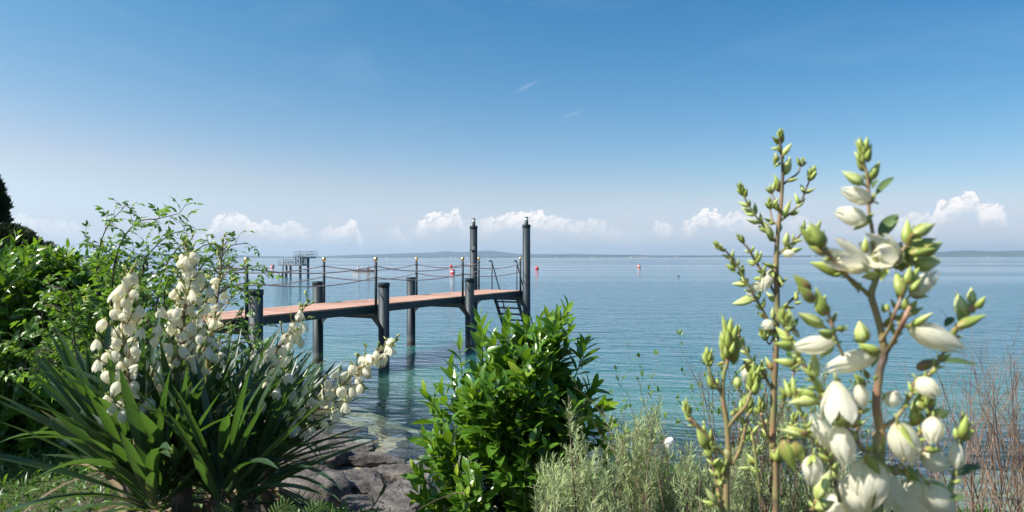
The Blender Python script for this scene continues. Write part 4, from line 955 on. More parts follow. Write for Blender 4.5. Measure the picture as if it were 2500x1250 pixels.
# ---------------------------------------------------------------- leaf clump trees far left
def clump_tree(name, label, cat, base, height, prof_, n, L, mt, trunk_r, squash=1.0, crown0=.08):
    root = empty(name, base, label, cat); b_ = np.array(base); g = G(); s_ = G()
    s_.tube(bez([b_ - [0, 0, .2], b_ + [0.05, 0, height * .5], b_ + [0, 0, height * .97]], 10), np.linspace(trunk_r, trunk_r * .1, 10), 8)
    hs = rng.uniform(crown0, 1, n)
    th = rng.uniform(0, 6.283, n); lump = 1 + .18 * np.sin(th * 3 + hs * 17) + .12 * np.sin(th * 5 - hs * 31)
    rr_ = np.interp(hs, [p[0] for p in prof_], [p[1] for p in prof_]) * lump * rng.uniform(.55, 1, n) ** .5
    c = b_ + np.stack([np.cos(th) * rr_, np.sin(th) * rr_ * squash, hs * height], -1)
    out = unit(np.stack([np.cos(th), np.sin(th), np.full(n, .9)], -1) + rng.normal(0, .45, (n, 3)))
    g.leaves(c, out, rng.normal(0, 1, (n, 3)) + [0, 0, .6], L * rng.uniform(.6, 1.3, n), L * rng.uniform(.3, .6, n), .3, .2, 'ovate', 2, np.clip(.35 + .25 * np.sin(th * 3 + hs * 17) + rng.normal(0, .15, n), 0, 1))
    for k in range(26):
        h_ = rng.uniform(crown0, .9); t_ = rng.uniform(0, 6.28); r_ = np.interp(h_, [p[0] for p in prof_], [p[1] for p in prof_]) * .8
        s_.tube([b_ + [0, 0, h_ * height - r_ * .3], b_ + [math.cos(t_) * r_, math.sin(t_) * r_ * squash, h_ * height + r_ * .3]], [trunk_r * .25, .01], 5)
    g.build('crown', M[mt], root); s_.build('trunk', M['bark'], root)
    return root
TY = 24.0
tx = (-32 - 1250) / F * TY
clump_tree('columnar_tree', 'tall dark columnar tree cut by the left edge of the photo', 'tree', (tx, TY, 1.3), CZ + (HY - 385) / F * TY - 1.3, [(0, .55), (.3, .74), (.55, .66), (.8, .36), (.93, .16), (1, .03)], 15000, .17, 'conifer', .14)
sx_ = (18 - 1250) / F * 13
clump_tree('round_shrub', 'dark rounded shrub behind the hedge beneath the columnar tree', 'bush', (sx_, 13, 1.35), CZ + (HY - 552) / F * 13 - 1.35, [(0, .5), (.5, .75), (.8, .62), (.95, .35), (1, .1)], 9000, .10, 'conifer', .07)

# ---------------------------------------------------------------- rambling shrub with small compound leaves
def rambler(name, label, base, canes, Y, L=.038, twigs=9, seed=1, leafn=5):
    root = empty(name, base, label, 'bush'); g = G(); s_ = G()
    def comp(p, d, up, ln, n, tint, L):
        """pinnate leaf: paired leaflets on a small rib"""
        ends = p + d * ln; rib = bez([p, p + d * ln * .5 + up * .004, ends - np.array([0, 0, ln * .16])], 5)
        s_.tube(rib, np.linspace(.0011, .0006, 5), 3, cap=False)
        sd_ = unit(np.cross(d, up)); pos_, dd = along(rib, np.linspace(.3, .95, n))
        for sg in (-1, 1):
            T_ = unit(dd * .55 + sd_ * sg * .85 + rng.normal(0, .12, (n, 3)))
            g.leaves(pos_, T_, np.broadcast_to(up, (n, 3)) + rng.normal(0, .25, (n, 3)), L * rng.uniform(.8, 1.15, n), L * .46, rng.uniform(.2, .9, n), .25, 'ovate', 3, np.clip(tint + rng.normal(0, .1, n), 0, 1))
        g.leaves([rib[-1]], [dd[-1]], [up], [L * 1.15], L * .5, .5, .25, 'ovate', 3, tint)
    for ci, cane in enumerate(canes):
        Yc = Y + rng.uniform(-.25, .25); k = len(cane)
        pts = bez([PA(x, y, Yc + rng.uniform(-.05, .05)) for x, y in cane], 40)
        s_.tube(pts, np.linspace(.006, .0016, 40), 5)
        seglen = np.linalg.norm(np.diff(pts, axis=0), axis=1).sum(); nt = max(5, int(seglen * twigs * 2.1))
        fr = np.linspace(.18, .98, nt) + rng.uniform(-.02, .02, nt); p, d = along(pts, np.clip(fr, 0, 1))
        for i in range(nt):
            a, b_ = perp(d[i]); th = i * GA + rng.uniform(-.4, .4)
            rd = unit(math.cos(th) * a + math.sin(th) * b_ + np.array([0, 0, .15])); dr = unit(d[i] * rng.uniform(.5, 1.1) + rd * rng.uniform(.7, 1.2))
            ln = rng.uniform(.05, .15) * (1.2 - .7 * fr[i]); tw_ = bez([p[i], p[i] + dr * ln * .6, p[i] + dr * ln + np.array([0, 0, rng.uniform(-.02, .015)])], 6)
            s_.tube(tw_, np.linspace(.0018, .0009, 6), 4, cap=False)
            nl = max(2, int(ln / .024)); q, e = along(tw_, np.linspace(.15, 1, nl))
            for j in range(nl):
                a2, b2 = perp(e[j]); t2 = j * GA + th
                r2 = math.cos(t2) * a2 + math.sin(t2) * b2
                dd = unit(e[j] * .7 + r2 * .9 + np.array([0, 0, .1])); up = unit(np.array([0, 0, 1.]) + rng.normal(0, .35, 3)); up = unit(up - dd * (up @ dd))
                comp(q[j], dd, up, L * rng.uniform(1.3, 2.0), 2 if rng.random() < .5 else 3, np.clip(.45 + .3 * (fr[i] > .75) * rng.random() + rng.normal(0, .12), 0, 1), L * rng.uniform(.75, 1.1))
    g.build('foliage', M['rose'], root); s_.build('canes', M['bark'], root); return root
RY = 3.5
rx = (330 - 1250) / F * RY
rambler('rambling_shrub', 'airy rambling shrub with arching canes of small leaves rising above the hedge', (rx, RY, gz(rx, RY)),
    [[(240, 960), (236, 760), (238, 640), (258, 560), (312, 494)], [(290, 960), (272, 760), (285, 620), (330, 545), (388, 532), (438, 520)], [(330, 980), (350, 780), (350, 650), (380, 600), (420, 570), (455, 560)],
     [(360, 950), (380, 760), (400, 660), (430, 610), (460, 590)], [(300, 960), (310, 800), (330, 700), (360, 640), (300, 600)], [(270, 960), (300, 780), (310, 680), (262, 620), (230, 600)],
     [(200, 950), (180, 820), (170, 720), (110, 690)], [(240, 960), (200, 820), (150, 760), (105, 750), (110, 860)], [(390, 950), (400, 800), (440, 700), (420, 640)], [(220, 980), (140, 900), (80, 840), (30, 820)],
     [(250, 980), (180, 900), (110, 850), (60, 880)], [(340, 960), (330, 820), (290, 760), (240, 730)], [(380, 960), (360, 860), (390, 760), (340, 700)],
     [(300, 980), (240, 900), (200, 850), (150, 820), (120, 800)], [(320, 980), (300, 880), (260, 820), (230, 790)], [(250, 990), (200, 940), (120, 900), (40, 900)]], RY)
rambler('rambling_shrub', 'rambling shrub whose leafy sprays reach across the first rail post of the jetty', ((430 - 1250) / F * 3.1, 3.1, gz((430 - 1250) / F * 3.1, 3.1)),
    [[(430, 960), (450, 800), (470, 690), (510, 630), (560, 600), (606, 592)], [(420, 950), (460, 740), (520, 660), (580, 655), (655, 660)], [(440, 950), (470, 800), (520, 720), (580, 700), (620, 740), (600, 735)],
     [(430, 950), (480, 860), (540, 835), (590, 835), (640, 830)], [(440, 960), (500, 890), (560, 860), (600, 870)], [(420, 950), (440, 760), (450, 660), (480, 610), (520, 590)],
     [(410, 950), (430, 780), (480, 700), (540, 680), (575, 640)], [(440, 950), (490, 830), (560, 800), (620, 790), (640, 785)], [(430, 970), (470, 900), (520, 880), (545, 920)], [(400, 950), (420, 820), (400, 720), (430, 650)], [(440, 950), (465, 860), (500, 800), (480, 750)]], 3.1, L=.030, twigs=9)

# ---------------------------------------------------------------- yucca flowers (shared meshes)
def flower_mesh(kind, seed):
    """hangs along +Z from its stalk, one unit long: six tepals"""
    r = np.random.default_rng(seed); vs = []; qs = []; ts = []; n = 0
    nu, nv = (9, 7)
    opn = {'globe': .0, 'bell': .45, 'bud': -1, 'spent': .9}[kind]
    for k in range(6):
        outer = k % 2; th0 = k * math.pi / 3 + r.normal(0, .06)
        R0 = {'globe': .36, 'bell': .40, 'bud': .215, 'spent': .40}[kind] * (1.0 if outer else .93)
        lift = r.normal(0, .05); Lk = 1 + r.normal(0, .04)
        for i in range(nu):
            s = i / (nu - 1)
            if kind == 'bud': rad = R0 * math.sin(math.pi * min(1, (s * .97 + .025)) ** .68) ** 1.0; span = .62
            elif kind == 'globe': rad = R0 * math.sin(math.pi * (s * .90 + .03) ** .82) ** .75 + lift * s * .3; span = .60 * math.sin(math.pi * (s * .93 + .05) ** .75) ** .55
            else: rad = R0 * (math.sin(math.pi * min(1, s * .60 + .03)) ** .8) + (opn * .30 + lift) * max(0, s - .45); span = .62 * math.sin(math.pi * (s * .93 + .05) ** .8) ** .6
            for j in range(nv):
                u = j / (nv - 1) * 2 - 1
                if kind == 'bud': a = th0 + u * .58
                else:
                    a = th0 + u * span * (1.05 if s < .5 else 1.0)
                rr = rad * (1 - .06 * (1 - outer)) + .012 * math.cos(u * 3.1) * math.sin(s * 3) + r.normal(0, .002)
                if kind != 'bud': rr += .02 * u * u * s
                vs.append((rr * math.cos(a), rr * math.sin(a), s * Lk * (1 - (.08 * u * u * s if kind != 'bud' else 0))))
                keel = 1 - abs(u)
                if kind == 'bud': tt = .35 + .35 * (1 - keel) + .2 * s
                else: tt = min(1, .20 + s * 1.7 + abs(u) * .35) - (.16 * keel * (1 - s) if outer else 0)
                ts.append(max(0, min(1, tt)))
        for i in range(nu - 1):
            for j in range(nv - 1):
                a = n + i * nv + j; qs.append((a, a + 1, a + nv + 1, a + nv))
        n = len(vs)
    g = G(); g.add(vs, qs, np.array(ts))
    g.tube(np.array([(0, 0, -.22), (0.01, 0, -.1), (0, 0, .03)]), [.035, .035, .06], 6, tint=.05)      # its little stalk
    me_o = g.build('flower', M['petal'] , origin=(0, 0, 0)); me = me_o.data; bpy.data.objects.remove(me_o)
    return me
FL = {k: [flower_mesh(k, 10 * i + j) for j in range(c)] for i, (k, c) in enumerate((('globe', 5), ('bell', 4), ('bud', 3), ('spent', 2)))}
for me in FL['bud']: me.materials.clear(); me.materials.append(M['bud'])
def put_flower(kind, p, tip, wf, parent, off, name=None):
    """wf: width of the flower over its natural width"""
    p = Vector(p); d = Vector(tip) - p; L = d.length
    o = bpy.data.objects.new(name or ('bud' if kind == 'bud' else 'flower'), random.choice(FL[kind])); COL.objects.link(o); o.parent = parent
    q = d.to_track_quat('Z', 'Y') @ Matrix.Rotation(random.uniform(0, 6.28), 3, 'Z').to_quaternion()
    o.rotation_mode = 'QUATERNION'; o.rotation_quaternion = q; o.location = p - Vector(off); o.scale = (L * wf, L * wf, L)
    return o
def bud_geo(g, p, tip, w_, t0=.1, t1=.7, n=8):
    """small closed bud or bract drawn out to a point"""
    p = np.asarray(p, float); d = np.asarray(tip, float) - p; L = np.linalg.norm(d); ax_ = d / L; a, b_ = perp(ax_)
    s_ = np.linspace(0, 1, 8); w_ = min(w_, .42 * L); rad = w_ / 2 * np.sin(np.pi * (s_ * .97 + .02) ** .64) ** 1.05
    bend = rng.normal(0, .06) * L
    th = np.arange(n) * 2 * np.pi / n
    v = []; tt = []
    for i, s in enumerate(s_):
        for t in th:
            rr = rad[i] * (1 + .10 * math.cos(3 * t + .6))
            v.append(p + ax_ * s * L + a * (rr * math.cos(t) + bend * s * s) + b_ * rr * math.sin(t)); tt.append(t0 + (t1 - t0) * s + .1 * math.cos(3 * t))
    q = [[i * n + j, i * n + (j + 1) % n, (i + 1) * n + (j + 1) % n, (i + 1) * n + j] for i in range(7) for j in range(n)]
    g.add(v, q, np.clip(tt, 0, 1))

# ---------------------------------------------------------------- yucca with a rosette of sword leaves and a flower stalk
def rosette(g, gd, c, n, L, W, lean=(0, 0, 0), spread=1.0, dead=10, up=1.0, arc=None):
    c = np.asarray(c, float)
    k = np.arange(n); f = k / n                       # outer leaves first
    th = k * GA + rng.normal(0, .25, n)
    tilt = np.interp(f, [0, .3, .7, 1], [1.22, .84, .46, .10]) * spread + rng.normal(0, .10, n)
    T_ = np.stack([np.cos(th) * np.sin(tilt), np.sin(th) * np.sin(tilt), np.cos(tilt) * up], -1) + np.asarray(lean)
    T_ = unit(T_); N_ = np.stack([-np.cos(th) * np.cos(tilt), -np.sin(th) * np.cos(tilt), np.sin(tilt)], -1)
    B = c + np.stack([np.cos(th), np.sin(th), 0 * th], -1) * .03 + np.stack([0 * f, 0 * f, .10 * f], -1)
    Ls = L * np.interp(f, [0, .3, .8, 1], [.8, 1.0, 1.0, .7]) * rng.normal(1, .08, n)
    curl = np.where(rng.random(n) < .22, rng.uniform(.7, 1.7, n), rng.uniform(.02, .30, n)) * np.interp(f, [0, 1], [1.3, .45])
    g.leaves(B, T_, N_, Ls, W * rng.normal(1, .12, n), curl, .5, 'sword', 9, np.clip(.36 + rng.normal(0, .2, n), 0, .7), twist=rng.normal(0, .35, n), edge=.16, tip=.35)
    m_ = dead; th = rng.uniform(0, 6.28, m_); T_ = np.stack([np.cos(th), np.sin(th), rng.uniform(-.35, .1, m_)], -1)
    gd.leaves(c + np.array([0, 0, -.05]) + 0 * T_, T_, [0, 0, 1], L * rng.uniform(.5, .8, m_), W * .7, rng.uniform(.4, 1.1, m_), .3, 'sword', 6, rng.random(m_), twist=rng.normal(0, .5, m_))

def auto_stalk(parent, off, pts_px, Y, Lf, nb, blen, dens, s_lo=.2, top_bud=.82, r0=.0075, droop=1.0, side=None, open_=.4):
    """flower stalk through the given pixels at distance Y; flowers hang from short side branches"""
    Ys = Y if isinstance(Y, (list, tuple)) else [Y] * len(pts_px)
    pts = bez([PA(x, y, yy) for (x, y), yy in zip(pts_px, Ys)], 40)
    st_ = G(); st_.tube(pts, np.linspace(r0, r0 * .3, 40), 8)
    gb = G(); cnt = 0
    fr = s_lo + (1 - s_lo) * np.linspace(0, 1, nb); p, d = along(pts, fr); host = []
    for i in range(nb):
        f = (fr[i] - s_lo) / (1 - s_lo); a, b_ = perp(d[i]); th = i * GA + rng.uniform(-.3, .3)
        rd = unit(math.cos(th) * a + math.sin(th) * b_); ln = blen * (1 - .78 * f) * rng.uniform(.75, 1.15)
        dr = unit(d[i] * .75 + rd); br = bez([p[i], p[i] + dr * ln * .5, p[i] + dr * ln + d[i] * ln * .15], 8)
        st_.tube(br, np.linspace(.0034, .0014, 8), 5)
        gb.leaves([p[i]], [unit(d[i] * .6 + rd)], [d[i] - rd * .6], .028 * (1 - .4 * f), .008, .3, .4, 'ovate', 3, .6 + .3 * rng.random())
        if f < top_bud:
            nf = max(1, int(round(dens * (1 - .55 * f) + rng.uniform(-.6, .6))))
            q, e = along(br, np.linspace(.35, .95, nf))
            for j in range(nf):
                a2, b2 = perp(e[j]); t2 = rng.uniform(0, 6.28); side_ = unit(math.cos(t2) * a2 + math.sin(t2) * b2)
                b0 = q[j] + side_ * .007 + e[j] * .002
                dn = unit(np.array([0, 0, -1.0]) * droop + side_ * rng.uniform(.2, .9) + rng.normal(0, .25, 3)); L = Lf * rng.uniform(.82, 1.12)
                st_.tube([q[j], b0 - dn * 0, b0 + dn * .004], [.0016, .0015, .0015], 4, cap=False)
                kind = 'bell' if rng.random() < open_ else 'globe'
                host.append((kind, b0, b0 + dn * L, rng.uniform(.85, 1.12)))
        nbud = int(rng.integers(2, 5)) if f < top_bud else int(rng.integers(2, 4))
        for j in range(nbud):
            t2 = rng.uniform(0, 6.28); dd = unit(dr * rng.uniform(.7, 1.5) + rng.normal(0, .45, 3) + np.array([0, 0, .3])); e0 = br[-1] - dr * rng.uniform(0, .012)
            bl = rng.uniform(.013, .024); bud_geo(gb, e0, e0 + dd * bl, bl * .34, .1, rng.uniform(.45, .8), 6)
    for j in range(9):
        dd = unit(d[-1] + rng.normal(0, .35, 3)); e0 = pts[-1] - d[-1] * rng.uniform(0, .03); bl = rng.uniform(.014, .022); bud_geo(gb, e0, e0 + dd * bl, bl * .36, .15, .6, 6)
    so_ = st_.build('flower_stalk', M['stalk'], parent); so_.location = (0, 0, 0)
    bo = tag(gb.build('buds_and_bracts', M['bud'], so_, origin=None), kind='stuff')
    for kind, b0, t1, wf in host: put_flower(kind, b0, t1, wf, so_, off)
    return len(host)

def yucca(label, cx, cy, Y, n, L, W, stalks=(), lean=(0, 0, 0), spread=.84, extra=()):
    c = PA(cx, cy, Y); base = (c[0], Y, gz(c[0], Y))
    root = empty('yucca', base, label, 'yucca', 'yuccas with cream bell flowers')
    g = G(); gd = G(); rosette(g, gd, c, n, L, W, lean, spread)
    for (ex, ey, eY, en, eL, el) in extra: rosette(g, gd, PA(ex, ey, eY), en, eL, W, el, spread, 5)
    g.build('leaf_rosette', M['yucca'], root); gd.build('dry_leaves', M['dry'], root)
    gt = G(); gt.tube(bez([np.array(base) - [0, 0, .05], (np.array(base) + c) / 2 + [.01, 0, 0], c + [0, 0, .08]], 8), .035, 8); gt.build('trunk', M['bark'], root)
    for s_ in stalks: auto_stalk(root, base, **s_)
    return root
GY = 2.35
yucca('tallest white-flowered yucca of the left clump, its spike standing beside the ropes', 440, 1190, 2.35, 56, .51, .035,
    [dict(pts_px=[(445, 1150), (440, 960), (438, 860), (450, 760), (462, 680), (455, 592)], Y=2.25, Lf=.041, nb=40, blen=.12, dens=2.8, s_lo=.40, top_bud=.93, open_=.4)], extra=[(370, 1245, 2.15, 34, .46, (-.2, -.2, 0))])
yucca('leftmost yucca with a dense cream spike in front of the hedge', 325, 1190, 2.3, 54, .50, .034,
    [dict(pts_px=[(335, 1170), (325, 1000), (312, 900), (300, 800), (305, 730), (320, 655)], Y=2.15, Lf=.044, nb=35, blen=.12, dens=2.5, s_lo=.30, top_bud=.97, open_=.4)], lean=(-.02, 0, .1), extra=[(245, 1120, 2.65, 40, .46, (-.12, 0, .2))])
yucca('slender yucca spike mostly in green bud, in front of the first rail post', 520, 1140, 2.6, 52, .48, .032,
    [dict(pts_px=[(500, 1120), (505, 920), (512, 830), (528, 750), (538, 660), (545, 588)], Y=2.4, Lf=.040, nb=30, blen=.13, dens=.8, s_lo=.36, top_bud=.72, droop=.8)], lean=(.05, 0, 0), extra=[(450, 1080, 2.9, 32, .45, (0, .1, .1))])
yucca('yucca whose sparse cream spike leans right across the first thick pile', 600, 1150, 2.8, 56, .50, .030,
    [dict(pts_px=[(590, 1100), (615, 970), (648, 900), (680, 850), (718, 790), (752, 735)], Y=2.5, Lf=.044, nb=24, blen=.125, dens=1.9, s_lo=.22, top_bud=.92)], lean=(.22, 0, .0), extra=[(600, 1230, 2.4, 28, .45, (.3, -.1, 0)), (540, 1220, 2.2, 24, .45, (.1, -.2, .1))])
yucca('yucca at the shore edge whose flower spike droops low over the rocks', 650, 1150, 3.1, 54, .50, .029,
    [dict(pts_px=[(620, 1150), (680, 1075), (735, 1025), (790, 985), (845, 930), (900, 875), (965, 832)], Y=2.55, Lf=.047, nb=32, blen=.125, dens=2.4, s_lo=.28, top_bud=.95)], lean=(.34, 0, -.05), extra=[(620, 1080, 3.3, 32, .46, (.25, .1, .1))])

# ---------------------------------------------------------------- near yucca flower stalks on the right, branch by branch
def near_stalk(root, off, Y, stems, els, clusters, name='flower_stalk', jit=.02):
    """stems: (list of (x, y, width px)), els: (type, x0, y0, x1, y1, width px), clusters: (x, y, dx, dy, n, length px)"""
    g = G(); gb = G(); gd = G()
    for i, s_ in enumerate(stems):
        Yj = Y + (0 if i == 0 else rng.uniform(-jit, jit) * 1.5)
        p = [PA(x, y, Y if k == 0 else (Y + Yj) / 2 if k == 1 else Yj) for k, (x, y, w_) in enumerate(s_)]
        m_ = max(8, 7 * len(s_)); pts = bez(p, m_)
        rr = np.interp(np.linspace(0, 1, m_), np.linspace(0, 1, len(s_)), [w_ * .42 / F * Y for x, y, w_ in s_])
        nodes = 1 + .18 * np.exp(-((np.arange(m_) % 7) / 1.1) ** 2)
        g.tube(pts, rr * (nodes if i else 1), 10)
    so_ = g.build(name, M['stalk'], root)
    for i, s_ in enumerate(stems[1:]):                          # small paired buds all along the side branches
        p = bez([PA(x, y, Y) for x, y, w_ in s_], 12); nn = max(2, int(np.linalg.norm(np.diff(p, axis=0), axis=1).sum() / (26 / F * Y)))
        q, e_ = along(p, np.linspace(.22, .97, nn))
        for j in range(nn):
            a2, b2 = perp(e_[j])
            for k in range(2):
                th = j * GA + k * 2.4 + rng.uniform(-.5, .5); dd_ = unit(e_[j] * rng.uniform(.7, 1.3) + math.cos(th) * a2 + math.sin(th) * b2); l2 = rng.uniform(20, 36) / F * Y
                bud_geo(gb, q[j], q[j] + dd_ * l2, l2 * .33, rng.uniform(0, .15), rng.uniform(.45, .85), 8)
    for e in els:
        ty, x0, y0, x1, y1, w_ = e; w_ *= 1.12; dY = rng.uniform(-jit, jit); a = PA(x0, y0, Y + dY); b_ = PA(x1, y1, Y + dY + rng.uniform(-.012, .012)); wm = w_ / F * Y
        L = np.linalg.norm(b_ - a)
        if ty in 'wobgs' and L > .006:                         # bracts and lesser buds where each flower leaves its branch
            for _ in range(2 if ty in 'wos' else 1):
                dd_ = unit((b_ - a) / L + rng.normal(0, .75, 3)); l2 = min(.030, L * rng.uniform(.35, .65)); bud_geo(gb, a, a + dd_ * l2, l2 * .30, rng.uniform(0, .15), rng.uniform(.4, .8), 8)
        if ty in 'wosg' :
            kind = {'w': 'globe', 'o': 'bell', 's': 'spent', 'g': 'bud'}[ty]
            nat = {'globe': .80, 'bell': .92, 'spent': 1.0, 'bud': .43}[kind] * L
            put_flower(kind, a, b_, wm / nat * (1.02 if kind != 'bud' else 1), so_, off)
        elif ty == 'b': bud_geo(gb, a, b_, wm, .12, .55, 10)
        elif ty == 'p': bud_geo(gb, a, b_, wm, .0, .35, 10)
        elif ty == 'd': gd.leaves([a], [unit(b_ - a)], [np.array([0, -.6, 1])], L, wm * .72, .3, .7, 'ell', 6, .1)
    for (x, y, dx, dy, n, lpx) in clusters:
        lpx *= 1.12; n = int(n * 1.25)
        c = PA(x, y, Y); D_ = unit(np.array([dx, rng.uniform(-.15, .15), -dy])); a, b_ = perp(D_); lm = lpx / F * Y
        for k in range(n):
            f = k / n; th = k * GA; r_ = .16 * lm * (1 - f * .5)
            rd = math.cos(th) * a + math.sin(th) * b_
            s0_ = c + D_ * lm * (.05 + .50 * f) + rd * r_ * .5; tp_ = s0_ + unit(D_ + rd * (.55 - .35 * f)) * lm * .42 * rng.uniform(.8, 1.2)
            bud_geo(gb, s0_, tp_, lm * .135 * rng.uniform(.85, 1.2), .05 + .1 * rng.random(), rng.uniform(.40, .75), 8)
        g2 = G()
    tag(gb.build('buds', M['bud'], so_), kind='stuff')
    if gd.n: tag(gd.build('bracts', M['bract'], so_), kind='stuff')
    return so_

def near_plant(label, cx, Y, n=26):
    x = (cx - 1250) / F * Y; base = (x, Y, gz(x, Y)); root = empty('yucca', base, label, 'yucca', 'yuccas with cream bell flowers')
    g = G(); gd = G(); rosette(g, gd, np.array(base) + [0, 0, .10], n, .38, .036, (0, 0, 0), 1.25, 8); g.build('leaf_rosette', M['yucca'], root); gd.build('dry_leaves', M['dry'], root)
    return root, base

# spike A: tall, mostly in bud
YA = 1.15
rA, oA = near_plant('tallest slim yucca spike on the right, mostly green buds against the sky', 1890, YA)
def down(pts, Y, lx):
    """carry a stem on below the picture to the ground"""
    z = gz((lx - 1250) / F * Y, Y); py = HY + (CZ - z) / Y * F
    return [(lx, py + 20, pts[0][2] * 1.15)] + pts
near_stalk(rA, oA, YA, [
    down([(1893, 1250, 21), (1886, 1080, 19), (1889, 950, 18), (1894, 850, 17), (1897, 740, 16), (1895, 640, 15), (1900, 560, 12), (1907, 500, 11), (1911, 430, 9), (1908, 370, 7), (1904, 335, 5)], YA, 1893),
    [(1911, 452, 7), (1930, 437, 6), (1948, 424, 5), (1955, 405, 4)], [(1905, 540, 8), (1935, 517, 7), (1955, 495, 6), (1968, 462, 5), (1978, 440, 4)],
    [(1893, 590, 8), (1870, 560, 7), (1850, 535, 6), (1830, 505, 5), (1816, 480, 5)], [(1900, 550, 6), (1886, 540, 6), (1880, 510, 5)], [(1905, 528, 5), (1895, 498, 5), (1884, 472, 4)],
    [(1897, 625, 8), (1925, 600, 7), (1945, 583, 6), (1962, 565, 5)],
    [(1893, 830, 9), (1868, 770, 8), (1845, 730, 7), (1828, 700, 7), (1812, 672, 6), (1795, 642, 6), (1778, 620, 5), (1766, 608, 5)],
    [(1894, 722, 8), (1866, 672, 8), (1845, 640, 7), (1827, 608, 5), (1812, 592, 5)], [(1899, 762, 9), (1925, 740, 8), (1942, 724, 7), (1952, 708, 6)],
    [(1886, 955, 9), (1862, 912, 8), (1838, 885, 8), (1815, 848, 7), (1802, 818, 6)], [(1885, 1085, 10), (1868, 1050, 9), (1858, 1010, 8)],
    [(1870, 1250, 9), (1852, 1180, 8), (1844, 1112, 8), (1835, 1055, 6)], [(1893, 660, 6), (1905, 700, 5), (1908, 690, 4)], [(1896, 800, 6), (1880, 840, 5), (1870, 830, 4)], [(1905, 1000, 7), (1925, 950, 6), (1940, 905, 5)],
    [(1895, 1150, 8), (1920, 1090, 6), (1935, 1040, 5)]],
    [('g', 1912, 380, 1934, 350, 13), ('b', 1903, 365, 1881, 363, 11), ('b', 1898, 378, 1890, 408, 15), ('g', 1914, 428, 1931, 383, 20), ('b', 1906, 398, 1889, 410, 11), ('b', 1903, 352, 1886, 333, 11), ('b', 1908, 352, 1911, 320, 11), ('p', 1906, 375, 1900, 352, 14), ('b', 1901, 395, 1893, 372, 12),
     ('g', 1948, 506, 1967, 484, 11), ('g', 1835, 521, 1809, 507, 11), ('g', 1852, 546, 1823, 537, 11), ('g', 1885, 582, 1868, 543, 16), ('b', 1876, 570, 1860, 538, 13), ('b', 1888, 590, 1872, 572, 13), ('g', 1914, 530, 1932, 487, 12), ('p', 1903, 470, 1890, 440, 12), ('b', 1905, 460, 1890, 425, 11), ('b', 1900, 570, 1905, 530, 12),
     ('g', 1918, 602, 1923, 565, 15), ('w', 1912, 618, 1942, 622, 19), ('g', 1930, 615, 1961, 607, 11), ('b', 1935, 600, 1950, 583, 9), ('b', 1943, 590, 1962, 586, 9), ('b', 1962, 570, 1955, 552, 10),
     ('b', 1795, 662, 1770, 645, 13), ('b', 1792, 644, 1782, 621, 12), ('b', 1815, 678, 1800, 650, 18), ('g', 1826, 696, 1785, 693, 14), ('b', 1822, 690, 1803, 682, 11), ('b', 1892, 655, 1857, 642, 10), ('b', 1896, 676, 1885, 658, 12),
     ('w', 1883, 660, 1862, 712, 30), ('w', 1858, 690, 1822, 722, 22), ('g', 1838, 733, 1785, 743, 18), ('b', 1835, 728, 1808, 726, 10), ('b', 1846, 633, 1848, 609, 13), ('b', 1843, 648, 1825, 640, 11), ('b', 1862, 680, 1836, 682, 10), ('b', 1860, 676, 1855, 668, 12), ('p', 1868, 676, 1862, 660, 14),
     ('g', 1893, 737, 1870, 713, 14), ('g', 1887, 782, 1886, 750, 11), ('w', 1887, 788, 1860, 800, 25), ('o', 1907, 790, 1930, 800, 26), ('g', 1925, 805, 1926, 752, 24), ('b', 1940, 742, 1958, 738, 9), ('b', 1945, 735, 1942, 712, 12), ('b', 1908, 700, 1913, 690, 9),
     ('b', 1935, 800, 1950, 775, 13), ('w', 1936, 802, 1950, 826, 14), ('b', 1885, 820, 1862, 790, 15),
     ('w', 1824, 890, 1818, 933, 24), ('g', 1803, 948, 1796, 917, 18), ('b', 1815, 850, 1808, 828, 10), ('b', 1800, 832, 1793, 808, 11), ('g', 1834, 1146, 1797, 1144, 11), ('b', 1836, 1135, 1822, 1118, 10), ('g', 1843, 1108, 1845, 1084, 11), ('g', 1850, 1105, 1857, 1088, 10), ('b', 1835, 1060, 1828, 1040, 13), ('b', 1890, 1240, 1915, 1222, 14), ('b', 1880, 1215, 1868, 1205, 12),
     ('b', 1895, 1130, 1900, 1090, 13), ('b', 1888, 1130, 1880, 1095, 11), ('p', 1886, 905, 1866, 870, 16), ('g', 1870, 915, 1858, 890, 10)],
    [(1905, 346, 0, -1, 8, 34), (1955, 408, .3, -1, 6, 26), (1978, 445, .25, -1, 9, 44), (1816, 482, -.4, -1, 11, 40), (1881, 512, -.1, -1, 8, 32), (1884, 474, -.3, -1, 5, 24), (1766, 612, -.8, -.7, 9, 34), (1812, 594, -.5, -.9, 6, 28), (1803, 820, 0, -1, 6, 30), (1858, 1010, 0, -1, 9, 44), (1870, 835, -.4, -1, 8, 40), (1940, 905, .3, -1, 7, 40), (1935, 1040, .2, -1, 7, 42)])

